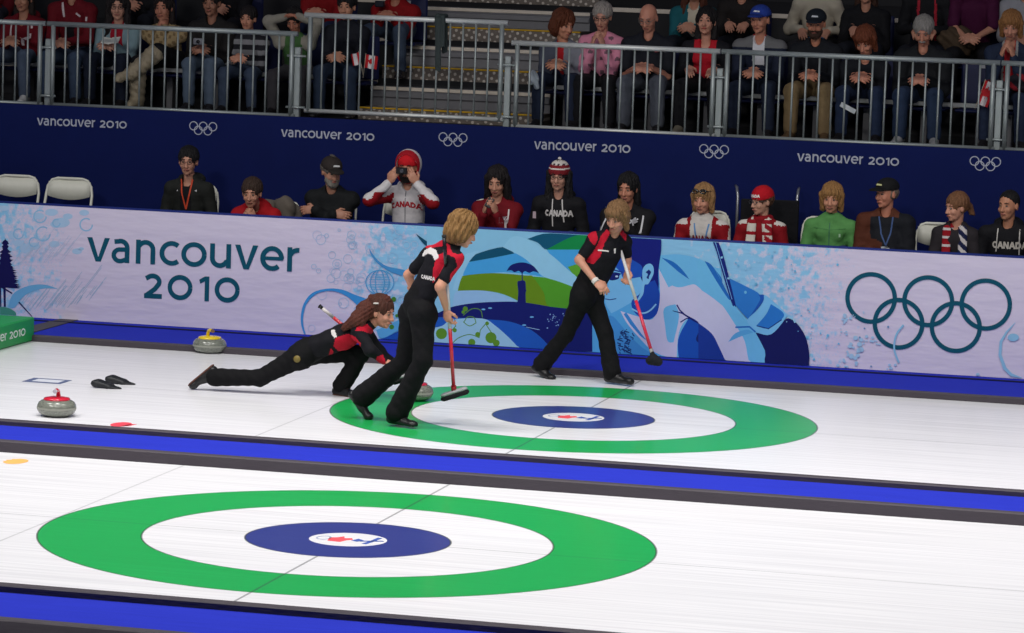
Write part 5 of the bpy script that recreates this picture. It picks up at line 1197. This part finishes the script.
J = up('person with curly black hair', px=706, py=22, hair='ear', haircol=(20, 16, 18), skin=(196, 140, 118), fem=1, hp=-4, lean=12, hands='low', lips=(170, 60, 60), pants=(24, 24, 28), shoe=(110, 104, 92), top=dict(c=(24, 24, 30), cs=[(176, 24, 40)], vee=.13, rules=[lambda F: (abs(F['x']) < .105) & F['front'] & ~F['arm']]), label='person with curly black hair in a red top under a black cardigan')
J = up('person in the blue cap', px=760, py=20, hair='crop', haircol=(70, 50, 40), skin=(192, 130, 106), hy=-12, lean=14, hands='clasp', sw=1.12, pants=(34, 42, 60), hat=('cap', (40, 64, 150), (34, 54, 130), (214, 216, 226)), top=dict(c=(104, 104, 106), cs=[(206, 206, 212), (28, 34, 52), (150, 24, 34)], collar=False, vee=.08, rules=[lambda F: (abs(F['x'] + .0) < .055) & F['front'] & ~F['arm'], lambda F: (F['z'] < .82) & ((abs(F['x']) > .055) | (F['z'] < .66)), lambda F: (abs(F['x']) < .06) & F['front'] & (F['z'] > .925) & (F['z'] < .955)]), label='person in a blue cap and grey coat over a white shirt')
J = up('person in the black cap and khaki trousers', px=816, py=24, hair='crop', haircol=(34, 24, 20), skin=(190, 126, 100), hp=10, lean=16, hands='clasp', sw=1.1, pants=(128, 108, 78), leg=1.1, shoe=(90, 70, 50), beard=(60, 40, 30), moustache=(60, 40, 30), hat=('cap', (26, 32, 40), (24, 30, 40), (200, 204, 210)), top=dict(c=(24, 26, 32), cs=[(40, 110, 160)], collar=True, rules=[lambda F: (F['z'] > .925) & (abs(F['x']) < .14)]), label='goateed person in a black cap, black jacket with blue collar and khaki trousers')
J = up('red-haired person with a white card', px=865, py=41, hair='bangs', haircol=(110, 56, 34), skin=(196, 132, 108), fem=1, hp=34, hy=-10, lean=30, hands='clasp', pants=(38, 50, 76), top=dict(c=(22, 24, 30), collar=True), label='red-haired person looking down in a black jacket holding a white card')
cd = MB().box(-.075, .075, -.002, .002, -.022, .022).build('card', M((214, 220, 224))); cd.location = at(848, 108, 11.62); cd.rotation_euler = (.2, .45, 0); tag(cd, 'white card held by the red-haired person looking down', 'card')
J = up('grey person with a moustache', px=924, py=31, hair='short', haircol=(140, 136, 132), browcol=(130, 126, 122), skin=(192, 130, 108), moustache=(190, 186, 180), hp=30, lean=26, hands='clasp', sw=1.18, girth=1.15, pants=(44, 58, 84), leg=1.12, shoe=(150, 150, 152), top=dict(c=(26, 28, 32), collar=True, th=.02), label='grey-haired person with a white moustache in a black jacket, fingers laced')
J = up('blonde person at the right end', px=1011, py=26, hair='bangs', haircol=(150, 104, 62), browcol=(140, 100, 66), skin=(200, 140, 116), fem=1, hp=20, lean=10, hands='chest', pants=(40, 50, 74), top=dict(c=(34, 44, 66), cs=[(170, 28, 40), (150, 150, 150)], vee=.1, rules=[lambda F: (abs(F['x']) < .05) & F['front'] & ~F['arm'], lambda F: (abs(F['x'] - .0) < .07) & (abs(F['x']) > .05) & F['front'] & ~F['arm']]), label='blonde person looking down in a navy jacket over a red top at the right end')
V, Q = grow([cap(V3(-.15, -.3, .62), V3(.2, -.3, .6), .07, None, V3(0, 0, 1), .6), cap(V3(.05, -.33, .66), V3(.22, -.3, .7), .05)], .008, .03, lambda X: .006 * np.sin(X[:, 0] * 60)); o = meshobj('scarf', [(V, Q)], [cloth((34, 32, 40)), cloth((130, 28, 38))], None, paint=lambda c, n: (np.sin(c[:, 0] * 34 + c[:, 2] * 40) > .5).astype(int)); o.location = J['root'].location + Vector((0, 0, -.04)); tag(o, 'bundle of dark and red knitwear on the lap at the right end', 'scarf')
flag('small_flag', at(981, 92, 11.55), (0, .3, 0), 'small maple leaf flag hanging beside the last barrier post at the right', .05, .11)
# cloth hung on the stair barrier, paper on the rail
V, Q = grow([cap(V3(-.02, -.04, .0), V3(.0, -.05, -.46), .034, .026, V3(0, 1, 0), .4), cap(V3(.02, .04, 0), V3(.03, .05, -.3), .03, .024, V3(0, 1, 0), .4), cap(V3(-.015, -.03, .022), V3(.015, .03, .022), .036, None, V3(0, 0, 1), .5), cap(V3(.03, -.03, 0), V3(.035, -.04, -.25), .016)], .007, .03, lambda X: .006 * np.sin(X[:, 0] * 110 + X[:, 2] * 8))
p = at(441, 20, YF); o = meshobj('scarf', [(V, Q)], cloth((56, 64, 64))); o.location = (p[0], YF, 2.789 + .02); tag(o, 'dark grey-green scarf hung over the raised stair barrier', 'scarf')
p = at(533, 78, 11.6)
V, Q = grow([ell(V3(0, 0, 0), (.05, .03, .07)), ell(V3(.03, .01, -.06), (.03, .025, .05))], .007, .02, lambda X: .006 * np.sin(X[:, 0] * 90 + X[:, 2] * 70)); o = meshobj('plastic_bag', [(V, Q)], M((170, 180, 190), rough=.3)); o.location = tuple(p); tag(o, 'small crumpled white plastic bag held beside the brown-haired person', 'bag')
# second row of the stand: heads are above the picture
R2 = dict(floor=2.18, Y=12.95)
up('person in dark red at the left edge', px=-6, py=-30, hair='short', haircol=(30, 24, 22), top=dict(c=(96, 16, 26), collar=True), hands='clasp', pants=(40, 40, 50), label='person in dark red behind the first row at the left edge', **R2)
up('person in black behind the glasses wearer', px=140, py=-22, hair='short', haircol=(30, 24, 22), top=dict(c=(26, 26, 30), collar=True), hands='clasp', pants=(34, 36, 44), label='person in black with a clenched hand behind the person in pale blue', **R2)
up('person in black behind the striped child', px=228, py=-28, hair='short', haircol=(24, 20, 20), top=dict(c=(24, 24, 28), collar=True), hands='clasp', pants=(30, 30, 36), label='person in black behind the striped child', **R2)
up('person in red behind the child in green', px=323, py=-24, hair='short', haircol=(30, 24, 22), top=dict(c=(130, 18, 24), collar=True), hands='clasp', pants=(30, 38, 66), label='person in red behind the child in green', **R2)
up('person in the teal jacket', px=694, py=-12, hair='long', haircol=(84, 44, 30), top=dict(c=(30, 96, 106), cs=[(206, 196, 176)], rules=[lambda F: (abs(F['x']) < .05) & F['front']]), hands='clasp', fem=1, pants=(30, 34, 44), label='person with long auburn hair in a teal jacket in the second row', **R2)
up('person in dark brown behind the blue cap', px=742, py=-18, hair='short', haircol=(30, 24, 22), top=dict(c=(36, 32, 32), collar=True), hands='lap', pants=(30, 32, 40), label='person in a dark brown jacket behind the blue cap', **R2)
up('person in the cream sweater', px=818, py=-22, hair='short', haircol=(60, 44, 34), top=dict(c=(176, 168, 152), closed=True), hands='low', pants=(40, 40, 44), label='person in a cream sweater behind the black cap', **R2)
up('person in black with a dark red collar', px=866, py=-10, hair='ear', haircol=(60, 36, 26), fem=1, top=dict(c=(24, 24, 28), cs=[(84, 18, 26)], collar=True, rules=[lambda F: (F['z'] > .93) & (abs(F['x']) < .12)]), hands='lap', pants=(30, 32, 40), label='person in black with a dark red collar behind the red-haired one', **R2)
up('person in black with white piping', px=929, py=-26, hair='short', haircol=(30, 24, 22), top=dict(c=(26, 26, 30), cs=[(170, 40, 56)], collar=True, rules=[lambda F: (abs(abs(F['x']) - .08) < .012) & F['front'] & ~F['arm']]), hands='lap', pants=(30, 32, 40), label='person in black with red piping behind the moustached one', **R2)
up('person in dark purple', px=976, py=-30, hair='short', haircol=(30, 24, 22), top=dict(c=(70, 18, 54), sleeve=.9, name='shirt'), hands='clasp', pants=(24, 24, 28), label='person in a dark purple shirt in the second row at the right', **R2)
up('person in pale grey at the far right', px=1026, py=-20, hair='short', haircol=(30, 24, 22), top=dict(c=(150, 150, 158), collar=True), hands='clasp', pants=(30, 32, 40), label='person in pale grey with white gloves at the far right of the second row', **R2)
p = at(958, 40, 12.75)
blob('backpack', [ell(V3(0, 0, 0), (.17, .1, .15)), ell(V3(-.12, -.02, .04), (.07, .06, .06)), cap(V3(-.1, -.08, -.08), V3(.1, -.08, -.02), .03)], cloth((78, 64, 50), var=.4, scale=12), (p[0], 12.72, p[2] - .02), 'brown and black patterned bag on the second row beside the moustached person', 'bag', disp=lambda X: .01 * np.sin(X[:, 0] * 50 + X[:, 2] * 60))
for i, (px, lb) in enumerate(((982, 'empty navy seat with a white tag left of the blonde person'),)):
    place_seat(at(px, 70, 12.2)[0], 12.22, UF, lb)
place_seat(at(990, 20, 13)[0] + .1, 13.0, 2.18, 'empty navy seat with a white tag in the second row above the flag')
# grey seat beam that runs under the seats of the front row
BM = M((150, 152, 152), rough=.4, metal=.4)
for xa, xb in ((X0 + 5, SX0 - .25), (SX1 + .1, X1)):
    struct(MB().box(xa, xb, 12.0, 12.05, UF + .355, UF + .395, bev=.004).build('trim_2', BM))
# ================================================================== THE THREE CURLERS
def PJ(*l): return [np.array(at(*q)) for q in l]
def zp(reg, pts): ox, oy, s_ = reg; return [(ox + u / s_, oy + v / s_) for u, v in pts]
def gloss(c): return c
def broom(tip, head, segs, label, kind, grip=None):
    tip = np.array(tip); head = np.array(head); d = nrm(head - tip); r = empty('curling_broom', tuple(head)); tag(r, label, 'broom')
    rel = lambda t: tuple(tip + (head - tip) * t - head)
    for (a, b, col, rad) in segs: MB().tube([rel(a), rel(b)], rad, 12).build('shaft', M(col, rough=.25, spec=.5), r)
    MB().tube([rel(-.004), rel(.006)], .0165, 12).build('end_cap', M((24, 24, 26)), r)
    if kind == 'oval':
        ux = nrm(V3(.93, .12, .34)); n_ = nrm(np.cross(ux, V3(0, 1, 0))); 
        V, Q = grow([cap(-ux * .07, ux * .07, .034, .034, n_, .5)], .004, .01); meshobj('brush_plate', [(V, Q)], M((176, 178, 182), rough=.3), r)
        dn_ = n_ if n_[2] < 0 else -n_
        V, Q = grow([cap(-ux * .075 + dn_ * .026, ux * .075 + dn_ * .026, .037, .037, n_, .55)], .004, .01, lambda X: .0015 * np.sin(X[:, 0] * 300)); meshobj('brush_pad', [(V, Q)], M((24, 24, 28), rough=.9), r)
        MB().tube([tuple(-d * .05), tuple(d * .0)], .02, 12).build('swivel', M((150, 30, 40), rough=.4), r)
    else:
        V, Q = grow([ell(V3(0, 0, 0), (.046, .046, .04)), cap(V3(-.03, 0, -.01), V3(.035, 0, -.015), .036), cap(-d * .05, V3(0, 0, 0), .02, .035)], .004, .01, lambda X: .003 * np.sin(X[:, 0] * 260) * np.sin(X[:, 1] * 240)); meshobj('brush_pad', [(V, Q)], M((26, 26, 32), rough=.9), r)
        MB().tube([tuple(-d * .09), tuple(-d * .03)], .016, 12).build('ferrule', M((150, 150, 150), rough=.3), r)
    return r
PANT = (13, 13, 16); SHIRT = (18, 18, 24); RD = (186, 22, 46); WH_ = (214, 210, 208)
# ---- B: standing sweeper seen from behind
Z1 = (395, 200, 6.33)
H = Head(at(462.8, 230.5, 4.84), Rz(math.radians(128)) @ Rx(math.radians(22)), 1.0)
J = dict(H=H, pel=at(418, 303, 4.88), ch=at(439, 264, 4.87), nb=at(449.5, 247, 4.86), sh=PJ((455, 259, 4.74), (429, 255, 5.0)), el=PJ((440, 287, 4.66), (408.5, 275, 5.06)), wr=PJ((446.5, 309, 4.80), (413, 291, 5.08)),
         hip=PJ((423, 314, 4.80), (413, 314, 4.96)), kn=PJ((423, 360, 4.74), (405, 361, 4.98)), an=PJ((396, 415, 4.78), (361, 398, 5.04)), toe=PJ((413, 423.3, 4.72), (370, 416, 5.02)), fv=V3(.8, .55, -.1),
         hd=[V3(.12, .1, -1), V3(.7, .3, -.6)], hn=[V3(.5, .85, .1), V3(.6, .6, .3)], dns=[V3(0, 0, -1), nrm(V3(-.85, 0, -.35))])
root = empty('person', tuple(gz(405, 427)))
px_ = [(1, zp(Z1, [(190, 300), (240, 258), (318, 246), (330, 290), (255, 298), (215, 310)])), (1, zp(Z1, [(328, 275), (350, 285), (435, 345), (436, 405), (415, 445), (395, 500), (345, 560), (350, 470), (395, 420), (380, 365), (330, 345)])),
       (1, zp(Z1, [(265, 350), (312, 330), (318, 400), (275, 480), (240, 525), (240, 440)])), (0, zp(Z1, [(345, 280), (400, 290), (440, 330), (400, 345), (360, 330)])),
       (2, zp(Z1, [(172, 350), (188, 318), (225, 298), (262, 318), (278, 365), (250, 382), (238, 350), (208, 338), (180, 358)]))]
figure(root, J, dict(skin=(198, 142, 116), hair='fluffy', haircol=(134, 100, 58), browcol=(150, 110, 70), pants=PANT, flare=.026, leg=1.06, shoe=(22, 22, 24), curl=(1.25, .7), sw=1, s=.98, top=dict(c=SHIRT, cs=[RD, WH_], sleeve=.66, closed=True, collar=True, low=.02, th=.004, name='shirt', fold=.003)), h=.0075, world=True, pxpaint=px_)
tag(root, 'short-haired blonde sweeper seen from behind in black and red, striding with a broom', 'person')
def paste(J, root, polys_px, col, name):     # small marks laid on the shirt
    P3 = []
    for poly in polys_px: P3.append([tuple(CAM + ray(x, y) * ((np.array(root.location) - CAM) @ FW - 1.3)) for x, y in poly])
    D = drape(P3, FW, J['top_prims'], .028, .004)
    loc = np.array(root.location); m = MB()
    for q in D: m.add([np.array(v) - loc for v in q], [tuple(range(len(q)))])
    if m.v: m.build(name, M(col, rough=.7), J['top'], recalc=False)
polys, _ = text_polys('CANADA', .26)
paste(J, root, [[(417 + u * 14.5, 276.5 + 3.2 * u - v * 4.2) for u, v in q] for q in polys], WH_, 'lettering')
broom(at(444, 236, 4.60), at(454, 392, 5.02), [(0, .25, (24, 24, 28), .0135), (.25, .585, (196, 196, 198), .0135), (.585, .985, (204, 44, 62), .0135)], 'broom with red lower shaft and oval grey head held by the blonde sweeper', 'oval')
# ---- C: walking curler with broom on the right
Z2 = (560, 190, 6.33)
H = Head(at(617, 217.5, 7.95), Rz(math.radians(-16)) @ Ry(math.radians(6)) @ Rx(math.radians(24)), 1.0)
J = dict(H=H, pel=at(588, 289, 8.02), ch=at(606, 252, 8.02), nb=at(612.5, 234.5, 8.02), sh=PJ((594, 240, 7.95), (624.5, 242, 8.12)), el=PJ((579, 260, 7.90), (627, 260, 8.20)), wr=PJ((595.5, 281, 7.80), (627.5, 270, 8.06)),
         hip=PJ((583, 296, 7.95), (591, 296, 8.09)), kn=PJ((566, 334, 8.02), (605, 333, 8.0)), an=PJ((541, 366, 8.1), (612.5, 374, 7.95)), toe=PJ((552, 376.5, 8.02), (630, 380, 7.88)), fv=V3(.55, -.83, 0),
         hd=[V3(.75, -.3, -.55), V3(.05, -.1, -1)], hn=[V3(-.2, .7, -.6), V3(-.3, -.9, 0)], dns=[nrm(V3(-.35, 0, -.93)), V3(0, 0, -1)])
root = empty('person', tuple(gz(612, 385)))
px_ = [(1, zp(Z2, [(172, 285), (200, 256), (228, 262), (240, 310), (222, 350), (198, 335)])), (1, zp(Z2, [(295, 250), (322, 268), (285, 330), (255, 420), (212, 470), (160, 452), (205, 400), (240, 340), (262, 285)])), (1, zp(Z2, [(368, 262), (395, 248), (422, 285), (418, 325), (392, 295)]))]
figure(root, J, dict(skin=(198, 142, 118), hair='bangs', haircol=(128, 96, 64), browcol=(120, 88, 60), pants=PANT, flare=.022, shoe=(20, 20, 22), curl=(.8, 1.25), s=.97, top=dict(c=SHIRT, cs=[RD, WH_], sleeve=.68, collar=True, low=.0, th=.002, name='shirt', fold=.003)), h=.0075, world=True, pxpaint=px_)
tag(root, 'curler in a black and red shirt walking right before the portrait on the banner', 'person')
paste(J, root, [zp(Z2, q) for q in strip([(264, 362), (290, 364), (312, 366), (336, 370)], 9)], WH_, 'logo'); paste(J, root, [zp(Z2, [(370, 352), (384, 350), (382, 382), (372, 384)])], WH_, 'logo')
e0, e1 = J['wr'][0], J['el'][0]; dv = nrm(e0 - e1); lc = np.array(root.location)
MB().tube([tuple(e0 - dv * .015 - lc), tuple(e0 + dv * .02 - lc)], .031, 14).build('wristband', M((220, 216, 210)), root)
broom(at(620.5, 250, 8.05), at(654, 359.5, 7.92), [(0, .46, (214, 212, 212), .0135), (.46, .96, (214, 50, 78), .0135)], 'broom with white and red shaft and round dark brush carried by the walking curler', 'round')
# ---- A: curler sliding low over the ice
Z3 = (300, 285, 6.33)
H = Head(at(381.5, 312.5, 6.1), Rz(math.radians(78)) @ Rx(math.radians(12)), 1.0)
J = dict(H=H, pel=at(309, 350, 6.12), ch=at(345, 336, 6.12), nb=at(366, 325, 6.12), sh=PJ((359, 333, 5.98), (364, 331, 6.26)), el=PJ((371, 351, 5.90), (380, 352, 6.3)), wr=PJ((385, 361, 5.95), (396, 366, 6.34)),
         hip=PJ((301, 356, 6.05), (306, 353, 6.2)), kn=PJ((260, 378, 6.02), (362, 353, 6.28)), an=PJ((212, 377, 6.0), (341, 387, 6.22)), toe=PJ((194, 386.5, 5.98), (354, 393, 6.16)), fv=V3(.42, -.1, -.9),
         hd=[V3(.9, .1, -.35), V3(.9, 0, -.4)], hn=[V3(-.3, .2, -.9), V3(0, -.3, -.9)], dns=[nrm(V3(-.62, 0, .62)), V3(0, 0, -1)])
root = empty('person', tuple(gz(345, 396)))
px_ = [(1, zp(Z3, [(375, 240), (425, 248), (470, 290), (450, 312), (400, 292), (350, 290)])), (1, zp(Z3, [(225, 335), (300, 308), (350, 328), (385, 370), (382, 402), (335, 428), (240, 418), (212, 388)])), (1, zp(Z3, [(195, 400), (212, 420), (180, 520), (160, 520)])),
       (1, zp(Z3, [(485, 455), (525, 440), (545, 490), (515, 530), (475, 510)])), (2, zp(Z3, [(196, 285), (218, 280), (234, 325), (218, 338), (198, 310)])), (2, zp(Z3, [(308, 205), (345, 198), (345, 216), (312, 222)]))]
figure(root, J, dict(skin=(196, 138, 116), hair='short', haircol=(74, 40, 30), pants=PANT, flare=.018, shoe=(22, 22, 24), sole=(92, 58, 48), curl=(.5, .5), s=.97, top=dict(c=SHIRT, cs=[RD, WH_], sleeve=1, collar=True, closed=True, low=-.02, th=.004, fold=.004)), h=.0075, world=True, pxpaint=px_)
tag(root, 'long-haired curler in black and red sliding low over the ice in a lunge', 'person')
hp2 = [cap(at(377, 308, 6.1), at(366, 310, 6.08), .075, .07), cap(at(366, 309, 6.06), at(357, 321, 5.98), .065, .06), cap(at(357, 320, 5.99), at(344, 328, 5.99), .055, .025), cap(at(373, 300, 6.12), at(386, 300, 6.08), .045, .04)]
V, Q = grow(hp2, .0055, .03, lambda X: .003 * np.sin(X[:, 0] * 140 - X[:, 2] * 190) + .003 * np.sin(X[:, 1] * 160)); lc = np.array(root.location); meshobj('hair', [(V - lc, Q)], hairm((84, 42, 32)), root)
m = MB(); c_ = at(376, 303.5, 6.0) - lc; m.tube([tuple(c_ + V3(-.02, 0, 0)), tuple(c_ + V3(.02, 0, .002))], .006, 8); m.build('hair_clip', M((226, 220, 214), rough=.3), root)
for (cx, cy, r, col) in ((297, 359, .028, (120, 104, 50)),):
    m = MB(); c_ = at(cx, cy, 5.94) - lc; m.lathe([(0, .004), (r, .002), (r, 0)], n=16); o = m.build('badge', M(col, rough=.5), root); o.location = tuple(c_); o.rotation_euler = (PI / 2, 0, 0)
broom(at(319.5, 306, 6.30), at(404, 376, 6.62), [(0, .03, (24, 24, 26), .015), (.03, .16, (206, 200, 198), .0135), (.16, 1, (190, 36, 50), .0135)], 'broom with white shaft end held under the arm of the sliding curler', 'oval')
# ================================================================== LIGHT
def lamp(x, y, z, e, sx, sy, tgt, spread, col=(1, .97, .93)):
    ld = bpy.data.lights.new('rig_and_fill_lamp', 'AREA'); ld.shape = 'RECTANGLE'; ld.size = sx; ld.size_y = sy; ld.energy = e; ld.color = col; ld.spread = math.radians(spread)
    o = bpy.data.objects.new('rig_and_fill_lamp', ld); C.objects.link(o); o.location = (x, y, z)
    d = Vector(tgt) - Vector((x, y, z)); o.rotation_euler = d.to_track_quat('-Z', 'Y').to_euler()
for x in (-7.5, -2.5, 2.5, 7.5):
    for y in (-3.0, 3.2): lamp(x, y, 9.5, 158, 2.4, 1.6, (x * .9, y + .7, 0), 106)
for x in (-6, 0, 6): lamp(x, -6.0, 9.0, 60, 2.0, 1.0, (x * .8, 10.5, .8), 70)  # added frontal fill to brighten the banner and the crowd behind it
w = bpy.data.worlds.new('arena_air'); sc.world = w; w.use_nodes = True
w.node_tree.nodes['Background'].inputs[0].default_value = (.62, .7, 1, 1); w.node_tree.nodes['Background'].inputs[1].default_value = .10
